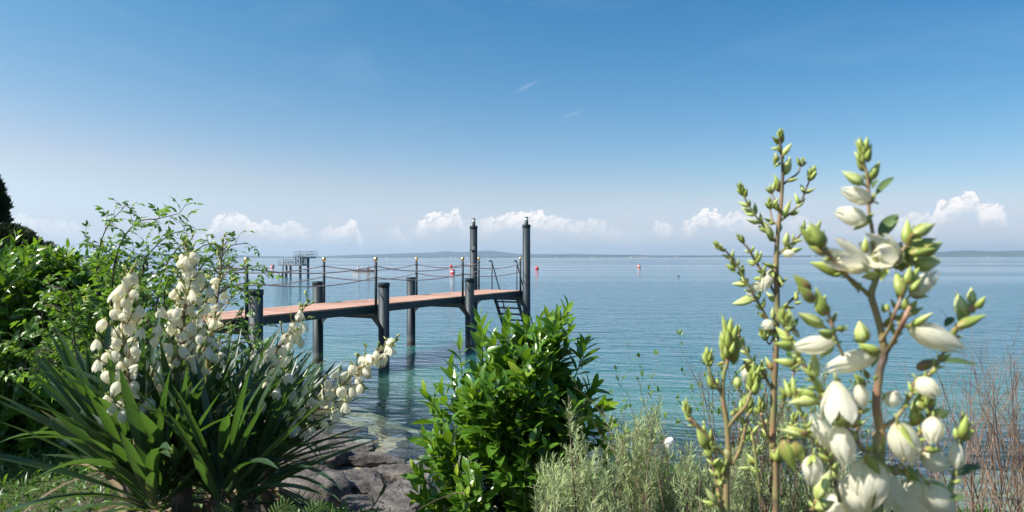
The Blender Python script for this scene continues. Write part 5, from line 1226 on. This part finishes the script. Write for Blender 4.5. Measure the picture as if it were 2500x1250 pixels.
# spike C: browner, short, left of A
YC = 1.0
rC, oC = near_plant('short brown-stemmed yucca spike in tight green bud, left of the tall slim one', 1770, YC, 20)
near_stalk(rC, oC, YC, [
    down([(1772, 1250, 20), (1778, 1130, 18), (1774, 1040, 15), (1764, 970, 13), (1766, 920, 12), (1776, 880, 12), (1780, 830, 9)], YC, 1772),
    [(1762, 962, 10), (1748, 942, 10), (1735, 915, 10), (1729, 895, 8)], [(1777, 1045, 11), (1795, 1020, 10), (1820, 992, 10), (1834, 955, 9)],
    [(1773, 1118, 11), (1745, 1090, 11), (1712, 1052, 13), (1682, 1020, 12)], [(1786, 1135, 11), (1805, 1100, 11), (1818, 1050, 9), (1826, 1010, 8)], [(1762, 1250, 12), (1745, 1160, 10), (1733, 1105, 9)],
    [(1815, 885, 8), (1845, 905, 7)]],
    [('b', 1768, 905, 1740, 880, 0.1), ('b', 1788, 890, 1800, 835, 20), ('b', 1770, 885, 1765, 832, 18), ('b', 1786, 880, 1782, 820, 20), ('b', 1740, 950, 1728, 915, 18), ('b', 1750, 945, 1752, 920, 16), ('g', 1800, 948, 1798, 912, 20), ('b', 1808, 1010, 1788, 1000, 22),
     ('b', 1692, 1035, 1668, 1000, 24), ('b', 1725, 1095, 1700, 1045, 22), ('b', 1735, 1120, 1716, 1080, 18), ('b', 1830, 960, 1822, 930, 16), ('b', 1840, 965, 1848, 930, 20), ('b', 1816, 1040, 1808, 1015, 18), ('g', 1750, 1232, 1722, 1192, 17), ('b', 1745, 1235, 1712, 1222, 15), ('b', 1760, 1190, 1752, 1150, 18), ('b', 1766, 1185, 1775, 1150, 16), ('b', 1795, 1120, 1810, 1095, 15), ('b', 1784, 1015, 1795, 1000, 14)],
    [(1780, 885, 0, -1, 16, 105), (1729, 900, 0, -1, 8, 52), (1835, 960, .1, -1, 12, 75), (1684, 1022, -.3, -1, 9, 50), (1826, 1012, 0, -1, 8, 55), (1735, 1110, -.2, -1, 7, 55), (1760, 1175, 0, -1, 8, 60)], jit=.015)

# spike B: closest, with big open flowers
YB = .78
rB, oB = near_plant('nearest and largest yucca spike with big open white bells, right of the picture', 2140, YB, 20)
near_stalk(rB, oB, YB, [
    down([(2142, 1250, 30), (2146, 1140, 28), (2149, 1060, 26), (2139, 985, 24), (2148, 905, 22), (2158, 870, 22), (2152, 815, 20), (2138, 762, 19), (2127, 722, 20), (2136, 690, 17), (2143, 665, 17), (2133, 620, 14), (2130, 568, 11), (2122, 520, 10), (2121, 470, 10), (2116, 425, 9), (2110, 400, 8), (2102, 350, 6)], YB, 2142),
    [(2120, 720, 14), (2088, 692, 12), (2060, 668, 12), (2032, 632, 12), (2005, 598, 12), (1988, 562, 9)], [(2143, 672, 10), (2165, 655, 9), (2190, 640, 10), (2205, 610, 9), (2228, 590, 6)],
    [(2150, 835, 12), (2172, 800, 8), (2184, 765, 8), (2199, 728, 8), (2203, 680, 8)], [(2160, 868, 12), (2186, 825, 12), (2206, 785, 14), (2222, 750, 12)],
    [(2150, 1045, 13), (2180, 1030, 14), (2203, 1000, 11), (2228, 958, 14), (2262, 925, 12), (2288, 890, 10), (2310, 850, 7), (2338, 805, 8), (2352, 780, 7)],
    [(2112, 1105, 13), (2062, 1040, 11), (2035, 1010, 11), (2004, 968, 11), (1984, 930, 10), (1956, 880, 11), (1932, 840, 10), (1918, 800, 9)],
    [(2050, 1228, 12), (2036, 1165, 12), (2020, 1112, 11), (1985, 1075, 10), (1962, 1020, 10), (1950, 995, 8)], [(2058, 870, 9), (2042, 832, 9), (2026, 778, 9), (2008, 745, 9), (1996, 722, 7)],
    [(2318, 1252, 13), (2322, 1190, 13), (2333, 1140, 12), (2345, 1090, 9), (2350, 1045, 8)], [(2100, 1100, 10), (2092, 1060, 9), (2098, 1010, 8), (2104, 975, 7)], [(2180, 1160, 12), (2215, 1110, 12), (2245, 1060, 11), (2268, 1010, 11), (2262, 960, 8)], [(2140, 1120, 14), (2125, 1112, 12)]],
    [('p', 2112, 420, 2090, 388, 22), ('b', 2122, 442, 2149, 393, 22), ('g', 2108, 452, 2054, 418, 24), ('w', 2128, 492, 2052, 463, 42), ('d', 2138, 478, 2184, 426, 26), ('d', 2130, 462, 2144, 438, 18), ('p', 2120, 500, 2140, 470, 26), ('b', 2118, 455, 2128, 425, 18),
     ('w', 2116, 543, 2038, 515, 44), ('b', 2118, 548, 2070, 528, 24), ('d', 2148, 585, 2192, 518, 44), ('b', 2112, 620, 2112, 580, 18),
     ('o', 2202, 640, 2112, 600, 82), ('w', 2190, 600, 2130, 625, 46), ('o', 2122, 652, 2022, 612, 70), ('w', 2120, 655, 2040, 640, 44), ('g', 2146, 672, 2102, 678, 22), ('b', 2120, 665, 2095, 655, 16),
     ('b', 2060, 668, 1976, 641, 32), ('p', 2018, 622, 1975, 602, 26), ('b', 2005, 607, 1948, 557, 28), ('b', 2012, 604, 1976, 543, 28), ('p', 2035, 640, 2010, 612, 20), ('b', 2100, 702, 2068, 682, 16), ('b', 2098, 708, 2080, 690, 12), ('b', 2165, 655, 2150, 690, 26),
     ('b', 2215, 600, 2212, 538, 26), ('g', 2233, 573, 2284, 548, 26), ('b', 2232, 562, 2265, 545, 16), ('b', 2225, 600, 2296, 583, 20), ('b', 2250, 622, 2305, 592, 32), ('p', 2215, 605, 2250, 602, 18), ('b', 2230, 630, 2262, 625, 16), ('b', 2222, 622, 2285, 608, 26),
     ('b', 2200, 665, 2205, 608, 30), ('b', 2212, 655, 2230, 615, 26), ('g', 2232, 642, 2298, 641, 44), ('w', 2222, 722, 2291, 660, 44), ('b', 2212, 695, 2248, 652, 22), ('b', 2202, 725, 2188, 662, 36), ('b', 2210, 700, 2225, 650, 24), ('b', 2190, 660, 2180, 620, 26), ('b', 2222, 715, 2250, 680, 22),
     ('b', 2210, 760, 2212, 725, 22), ('b', 2220, 765, 2240, 735, 22), ('b', 2218, 770, 2255, 752, 14), ('p', 2195, 790, 2202, 765, 18), ('p', 2160, 800, 2178, 770, 22), ('b', 2165, 760, 2165, 742, 14), ('b', 2158, 765, 2152, 742, 10),
     ('w', 2220, 800, 2349, 853, 58), ('b', 2215, 800, 2240, 795, 16), ('d', 2290, 886, 2398, 884, 26), ('p', 2238, 900, 2300, 880, 24), ('p', 2228, 955, 2278, 905, 34), ('g', 2360, 778, 2334, 714, 32), ('g', 2374, 745, 2371, 703, 20), ('b', 2382, 755, 2407, 724, 16), ('p', 2368, 765, 2378, 735, 26), ('b', 2336, 800, 2410, 770, 22), ('d', 2306, 800, 2330, 772, 24), ('d', 2330, 808, 2370, 795, 22),
     ('w', 2238, 925, 2292, 972, 44), ('b', 2240, 1010, 2250, 950, 30), ('b', 2262, 1005, 2285, 960, 28), ('b', 2235, 1040, 2232, 980, 26), ('g', 2290, 1018, 2318, 1003, 18), ('b', 2265, 1020, 2300, 995, 24),
     ('w', 2277, 1020, 2276, 1086, 50), ('w', 2192, 1035, 2222, 1138, 66), ('g', 2232, 1112, 2241, 1048, 28), ('w', 2248, 1112, 2318, 1142, 52), ('b', 2255, 1100, 2300, 1098, 16), ('w', 2334, 1148, 2336, 1076, 36), ('b', 2345, 1078, 2384, 1048, 16), ('b', 2348, 1072, 2356, 1012, 20), ('b', 2335, 1075, 2330, 1040, 22), ('p', 2345, 1065, 2350, 1045, 20),
     ('d', 2328, 1165, 2398, 1132, 32), ('d', 2318, 1222, 2358, 1215, 24), ('w', 2228, 1168, 2243, 1300, 108), ('b', 2206, 1142, 2248, 1182, 26), ('b', 2225, 1160, 2215, 1135, 22), ('w', 2262, 1180, 2320, 1262, 70),
     ('w', 2126, 1118, 2112, 1240, 88), ('w', 2082, 1160, 2092, 1268, 84), ('b', 2115, 1108, 2150, 1165, 24), ('b', 2115, 1112, 2092, 1140, 20), ('w', 2060, 1215, 2020, 1262, 60), ('o', 2160, 1140, 2180, 1240, 70),
     ('w', 2034, 838, 1938, 850, 46), ('w', 2142, 864, 2014, 904, 52), ('b', 2150, 862, 2095, 840, 18), ('b', 2135, 930, 2110, 890, 0.2), ('o', 2040, 930, 2052, 1020, 76), ('s', 2030, 960, 2080, 1005, 50), ('w', 2025, 1112, 1986, 1010, 54), ('w', 2042, 1040, 2070, 1140, 56), ('g', 2095, 1035, 2045, 1022, 22), ('p', 2095, 1042, 2055, 1032, 22),
     ('g', 1998, 975, 1924, 986, 26), ('b', 1995, 972, 1935, 950, 22), ('b', 1930, 975, 1915, 925, 14), ('b', 1922, 970, 1900, 945, 18), ('b', 1940, 968, 1934, 918, 12), ('g', 1970, 1066, 1897, 1048, 20), ('p', 1972, 1060, 1930, 1050, 18), ('b', 1968, 1058, 1915, 1040, 12), ('g', 1990, 925, 1985, 850, 22), ('b', 2002, 958, 1992, 922, 24), ('b', 1988, 930, 1975, 905, 14),
     ('g', 2106, 838, 2098, 783, 34), ('p', 2118, 832, 2116, 800, 14), ('b', 2164, 838, 2158, 885, 28), ('b', 2140, 862, 2092, 846, 16), ('b', 2110, 946, 2083, 912, 20), ('p', 2120, 925, 2105, 900, 22), ('w', 2095, 940, 2110, 1000, 34), ('w', 2160, 965, 2200, 985, 44),
     ('b', 1940, 846, 1893, 798, 32), ('b', 1938, 850, 1888, 838, 26), ('b', 1942, 890, 1888, 880, 26), ('b', 1955, 888, 1930, 860, 20), ('b', 2012, 772, 1990, 704, 36), ('g', 2010, 798, 1946, 764, 28), ('b', 2032, 822, 1990, 808, 20), ('p', 1986, 738, 1948, 698, 28), ('p', 1978, 712, 1934, 670, 30), ('b', 2052, 812, 2064, 800, 14), ('b', 2045, 808, 2058, 795, 10),
     ('w', 1986, 1112, 1980, 1186, 46), ('b', 1912, 1075, 1938, 1152, 40), ('b', 1940, 1080, 1962, 1135, 24), ('g', 1992, 1220, 2026, 1150, 28), ('g', 1988, 1242, 2038, 1226, 26), ('b', 1960, 1110, 1925, 1085, 16), ('b', 2000, 1125, 2030, 1110, 14)],
    [(2112, 408, -.12, -1, 14, 74), (2225, 592, .3, -.9, 7, 46), (1918, 805, -.1, -1, 8, 60), (2350, 1050, .1, -1, 6, 44), (2265, 1000, 0, -1, 9, 64), (2060, 812, .3, -.8, 5, 20), (1985, 920, -.4, -1, 5, 36), (1950, 1000, -.2, -1, 7, 46), (2212, 660, .2, -1, 8, 56), (2040, 1010, -.3, -.8, 5, 34)], jit=.035)

# ---------------------------------------------------------------- feathery narrow-leaved shrubs along the bottom right
def feathery(label, shoots, Y, L=.044, W=.0027, dens=150, base_x=None, tint0=.45):
    bx = base_x if base_x is not None else np.mean([s_[0] for s_ in shoots]); x = (bx - 1250) / F * Y; base = (x, Y, gz(x, Y))
    root = empty('feathery_shrub', base, label, 'bush', 'silvery narrow-leaved shrubs'); g = G(); st_ = G()
    for (x0, y0, x1, y1) in shoots:
        Ys = Y + rng.uniform(-.3, .3); a = PA(x0, y0, Ys); b_ = PA(x1, y1, Ys + rng.uniform(-.12, .12)); k = 14
        pts = bez([np.array(base) + (a - np.array(base)) * [.5, .5, .4], a, (a + b_) / 2 + rng.normal(0, .015, 3), b_], k)
        st_.tube(pts, np.linspace(.0045, .0010, k), 5)
        ln = np.linalg.norm(b_ - a); 
        for br in range(1 + int(ln * 26)):
            f = rng.uniform(.25, 1); p, d = along(pts, [f]); a2, b2 = perp(d[0]); th = rng.uniform(0, 6.28); dr = unit(d[0] * 1.1 + (math.cos(th) * a2 + math.sin(th) * b2) * rng.uniform(.4, .9) + [0, 0, .35]); bl = rng.uniform(.05, .14)
            bp = bez([p[0], p[0] + dr * bl * .5, p[0] + dr * bl + np.array([0, 0, .012])], 7) if f < .97 else pts[-7:]
            st_.tube(bp, np.linspace(.0013, .0006, 7), 4, cap=False)
            n = int(bl * 260); fr = rng.uniform(.05, 1, n)
            spiral_leaves(g, bp, fr, L * rng.uniform(.5, 1.2, n), W * rng.uniform(.7, 1.2, n), .6, rng.uniform(-.1, .7, n), .2, 'lin', 3, np.clip(tint0 + .25 * fr + rng.normal(0, .15, n), 0, 1), rng.uniform(0, 6), jit=.8)
    g.build('foliage', M['willow'], root); st_.build('stems', M['twig_red'], root); return root
def fan(x0, x1, yb, prof_, n, spread=40):
    out = []
    for k in range(int(n * .72)):
        x = rng.uniform(x0, x1); top = np.interp(x, [p[0] for p in prof_], [p[1] for p in prof_]); y1 = top + abs(rng.normal(0, 1)) * (yb - top) * .32
        out.append((x + rng.uniform(-spread, spread), yb + rng.uniform(0, 60), x, min(y1, yb - 60)))
    return out
feathery('tall wispy silver-green shoot rising in front of the laurel bush', [(1405, 1240, 1388, 965), (1400, 1250, 1402, 1010), (1412, 1250, 1378, 1060), (1400, 1260, 1420, 1080)], 2.9, L=.030)
feathery('low cushion of silver-green needle leaves at the foot of the laurel bush', fan(1330, 1500, 1330, [(1330, 1200), (1380, 1130), (1440, 1110), (1500, 1120)], 44), 2.75)
feathery('tall feathery silver-green shrub with the white stone showing behind it', fan(1500, 1670, 1330, [(1490, 1060), (1545, 1040), (1590, 990), (1640, 1080), (1680, 1090)], 52), 3.1, L=.040)
feathery('feathery shrub under the brown-stemmed yucca spike', fan(1650, 1850, 1330, [(1640, 1120), (1700, 1090), (1760, 1110), (1860, 1080)], 46), 2.9, L=.034, tint0=.35)
feathery('grey-green feathery shrub behind the tall slim yucca stem', fan(1830, 2060, 1330, [(1830, 1020), (1900, 930), (1990, 900), (2060, 1000)], 50), 3.3, L=.034, tint0=.3)
feathery('small grey-green feathery tuft beneath the largest white flowers', fan(2010, 2140, 1330, [(2010, 1180), (2060, 1120), (2140, 1140)], 18), 2.8, L=.03, tint0=.3)

# ---------------------------------------------------------------- bare twiggy shrubs
def twiggy(label, bases, Y, mt, n_gen=3, leafy=0.0):
    """bases: (x0, y0, x1, y1, radius mm)"""
    x = (np.mean([b_[0] for b_ in bases]) - 1250) / F * Y; base = (x, Y, gz(x, Y)); root = empty('twiggy_shrub', base, label, 'bush', 'bare-twigged shrubs at the water'); acc = {}; g = G(); lf = G()
    def grow(a, b_, r, gen):
        mid = (a + b_) / 2 + rng.normal(0, .05 * np.linalg.norm(b_ - a), 3); pts = bez([a, mid, b_], 9); L = np.linalg.norm(b_ - a)
        g.tubes(pts[None], np.linspace(r, r * .42, 9)[None], 5 if gen == 0 else 4, rng.random())
        if leafy and gen and rng.random() < leafy:
            p, d = along(pts, rng.uniform(.3, 1, 3)); lf.leaves(p, unit(d + rng.normal(0, .6, (3, 3))), [0, 0, 1], .03, .013, .4, .2, 'ovate', 3, rng.uniform(.5, 1, 3))
        if gen >= n_gen: return
        for k in range(int(rng.integers(3, 6)) if gen == 0 else int(rng.integers(2, 4))):
            f = rng.uniform(.2, .95); p, d = along(pts, [f]); a2, b2 = perp(d[0]); th = rng.uniform(0, 6.28)
            dr = unit(d[0] * 1.1 + (math.cos(th) * a2 + math.sin(th) * b2) * rng.uniform(.4, 1.0) + [0, 0, .12]); ln = L * rng.uniform(.22, .5)
            grow(p[0], p[0] + dr * ln, r * .5 * (1.15 - .5 * f), gen + 1)
    for (x0, y0, x1, y1, r) in bases:
        Yj = Y + rng.uniform(-.25, .25); grow(PA(x0, y0, Yj), PA(x1, y1, Yj + rng.uniform(-.2, .2)), r / 1000, 0)
    g.build('branches', M[mt], root)
    if lf.n: lf.build('leaves', M['rose'], root)
    return root
def sticks(xr, yb, tops, n, r=(2, 4), lean=40):
    out = []
    for k in range(n):
        x = rng.uniform(*xr); x1 = x + rng.uniform(-lean, lean); y1 = np.interp(x1, [t[0] for t in tops], [t[1] for t in tops]) + abs(rng.normal(0, 75)); out.append((x, yb, x1, y1, rng.uniform(*r)))
    return out
twiggy('sparse leaning bare twigs over the water right of the laurel bush', [(1560, 1230, 1468, 990, 2.5), (1580, 1240, 1500, 1010, 2.2), (1600, 1230, 1530, 950, 2), (1620, 1240, 1560, 930, 2), (1540, 1220, 1440, 1000, 2), (1640, 1240, 1600, 1000, 2)], 3.0, 'twig_tan', 2, .5)
twiggy('dense upright red-brown twigs left of the tall slim yucca stem', sticks((1740, 1900), 1280, [(1640, 980), (1690, 830), (1730, 850), (1800, 900), (1900, 880)], 26, (2.2, 4), 90), 3.2, 'twig_red', 3, .2)
twiggy('tangled tan twigs between the slim and the largest yucca spikes', sticks((1900, 2140), 1260, [(1880, 930), (2000, 930), (2150, 960)], 28, (2, 3.6), 70), 3.5, 'twig_tan', 3, .1)
twiggy('purple-brown twig thicket at the right edge of the photo', sticks((2330, 2560), 1330, [(2230, 960), (2330, 880), (2420, 860), (2560, 860)], 30, (2.0, 4.0), 130), 3.2, 'twig_red', 3)
twiggy('orange-tan twigs in the lower right corner', sticks((2260, 2540), 1330, [(2200, 1010), (2330, 950), (2440, 930), (2560, 980)], 34, (1.8, 3.2), 120), 2.9, 'twig_tan', 3)
twiggy('thin crossing branches under the largest white flowers', [(2260, 1290, 2150, 1020, 3), (2230, 1290, 2060, 1060, 2.6), (2150, 1290, 2210, 1010, 2.6), (2300, 1280, 2180, 930, 2.4), (2080, 1290, 2130, 980, 2), (2200, 1290, 2110, 900, 2), (2280, 1290, 2210, 890, 1.8)], 3.1, 'twig_red', 2)

# ---------------------------------------------------------------- ferns, reddish sprig, seed head, grass
def fern(px, py, Y, L, lean, label, tint=.5):
    c = PA(px, py, Y); base = c.copy(); root = None; g = G(); d = unit(np.array(lean, float)); n = 15
    pts = bez([c, c + d * L * .5, c + d * L * .9 + np.array([.02, 0, -.02]), c + d * L + np.array([.04, 0, -.05])], 20); g.tube(pts, np.linspace(.0022, .0006, 20), 4, tint=.3)
    p, dd = along(pts, np.linspace(.12, 1, n)); side = unit(np.cross(dd, [0, -1, .25]))
    for sg in (-1, 1):
        ln = L * .22 * np.sin(np.pi * np.linspace(.25, .98, n)) ** .8
        T_ = unit(side * sg + dd * .45)
        for i in range(n):
            g.leaves([p[i]], [T_[i]], [unit(np.cross(T_[i], dd[i]) * sg + [0, -.3, .3])], ln[i], L * .034, .35, .1, 'sword', 6, tint + rng.normal(0, .08), wave=.12)
    return tag(g.build('fern', M['fern']), label, 'fern')
fern(650, 1300, 1.9, .115, (.35, .1, 1), 'fern frond at the bottom edge, left one of the pair beside the yucca leaves')
fern(735, 1300, 1.9, .115, (.35, 0, 1), 'fern frond at the bottom edge leaning right toward the boulders')
fern(820, 1310, 2.0, .09, (.2, 0, 1), 'small pale fern tip in front of the boulders')
fern(690, 1285, 2.05, .06, (.1, 0, 1), 'tiny fern tip between the two larger fronds', .6)
fern(520, 1310, 2.1, .13, (.15, 0, 1), 'olive fern frond in the shade under the yucca leaves', .2)
fern(1240, 1330, 2.3, .12, (.1, 0, 1), 'dark fern tip at the foot of the laurel bush', .1)
c = PA(872, 1290, 2.6); g = G(); pts = bez([c, c + [.03, 0, .05], c + [.07, 0, .10], c + [.11, 0, .18]], 10); g.tube(pts, .003, 6, tint=0)
spiral_leaves(g, pts, np.linspace(.3, 1, 8), .04, .014, .7, .4, .3, 'ell', 4, np.linspace(.2, 1, 8)); 
sp_m = leaf_mat('sprig_leaf', (.05, .10, .02), (.10, .2, .03), (.40, .10, .03), (.3, .2, .04)); tag(g.build('laurel_sprig', sp_m), 'small sprig with orange-red young leaves in front of the boulders', 'sprig')
for i, (x0, y0, x1, y1, lb) in enumerate([(720, 1260, 792, 1140, 'bowed grass stalk with a brown seed head over the boulders'), (1010, 1262, 1110, 1205, 'pinkish feathery grass plume left of the laurel bush foot'), (540, 1240, 560, 1055, 'dry reddish grass stalk standing in front of the sword leaves'), (430, 1230, 490, 1040, 'thin dry stem slanting across the yucca leaves')]):
    a = PA(x0, y0, 2.3); b_ = PA(x1, y1, 2.4); g = G(); pts = bez([a - [0, 0, .15], a, (a + b_) / 2 + [-.01, 0, .01], b_, b_ + [.03, 0, .002]], 16); g.tube(pts, np.linspace(.0016, .0008, 16), 5)
    if i < 2:
        p, d = along(pts, np.linspace(.8, 1, 40)); g.leaves(p, unit(d + rng.normal(0, .35, (40, 3))), rng.normal(0, 1, (40, 3)), .010, .003, .1, .1, 'lin', 2, .8)
    tag(g.build('grass_stalk', M['dry']), lb, 'grass stalk')
# lawn at the left and ground cover under the plants
n = 42000; X = rng.uniform(-7, -1.6, n); Yg = rng.uniform(2.6, 7.5, n); z = ground_z(X, Yg); k_ = z > .9; X, Yg, z = X[k_], Yg[k_], z[k_]; n = len(X)
g = G(); T_ = np.stack([rng.normal(0, .45, n), rng.normal(0, .45, n), np.ones(n)], -1)
g.leaves(np.stack([X, Yg, z], -1), T_, rng.normal(0, 1, (n, 3)), rng.uniform(.03, .07, n), .0035, .5, .1, 'lin', 2, np.clip(.45 + .35 * np.sin(X * 3) * np.sin(Yg * 2.3) + rng.normal(0, .2, n), 0, 1))
tag(g.build('grass', M['grass'], origin=(0, 0, 0)), kind='stuff')
n = 26000; X = rng.uniform(-3.2, 4.2, n); Yg = rng.uniform(1.2, 6.2, n); z = ground_z(X, Yg); k_ = (z > .45); X, Yg, z = X[k_], Yg[k_], z[k_]; n = len(X)
g = G(); T_ = np.stack([rng.normal(0, .8, n), rng.normal(0, .8, n), np.ones(n)], -1)
g.leaves(np.stack([X, Yg, z + rng.uniform(0, .04, n)], -1), T_, [0, -.3, 1] + rng.normal(0, .5, (n, 3)), rng.uniform(.02, .10, n), rng.uniform(.004, .02, n), .7, .2, 'ovate', 3, rng.uniform(0, .6, n))
tag(g.build('ground_cover', M['rose'], origin=(0, 0, 0)), kind='stuff')

# the tree that throws the shade on hedge and lawn, just outside the left edge
clump_tree('shade_tree', 'broad-crowned tree left of the hedge whose shade lies on the lawn', 'tree', (-5.55, 4.0, 1.4), 3.1, [(.42, .3), (.55, .95), (.75, 1.1), (.9, .7), (1, .1)], 7000, .14, 'conifer', .09, .85, .45)
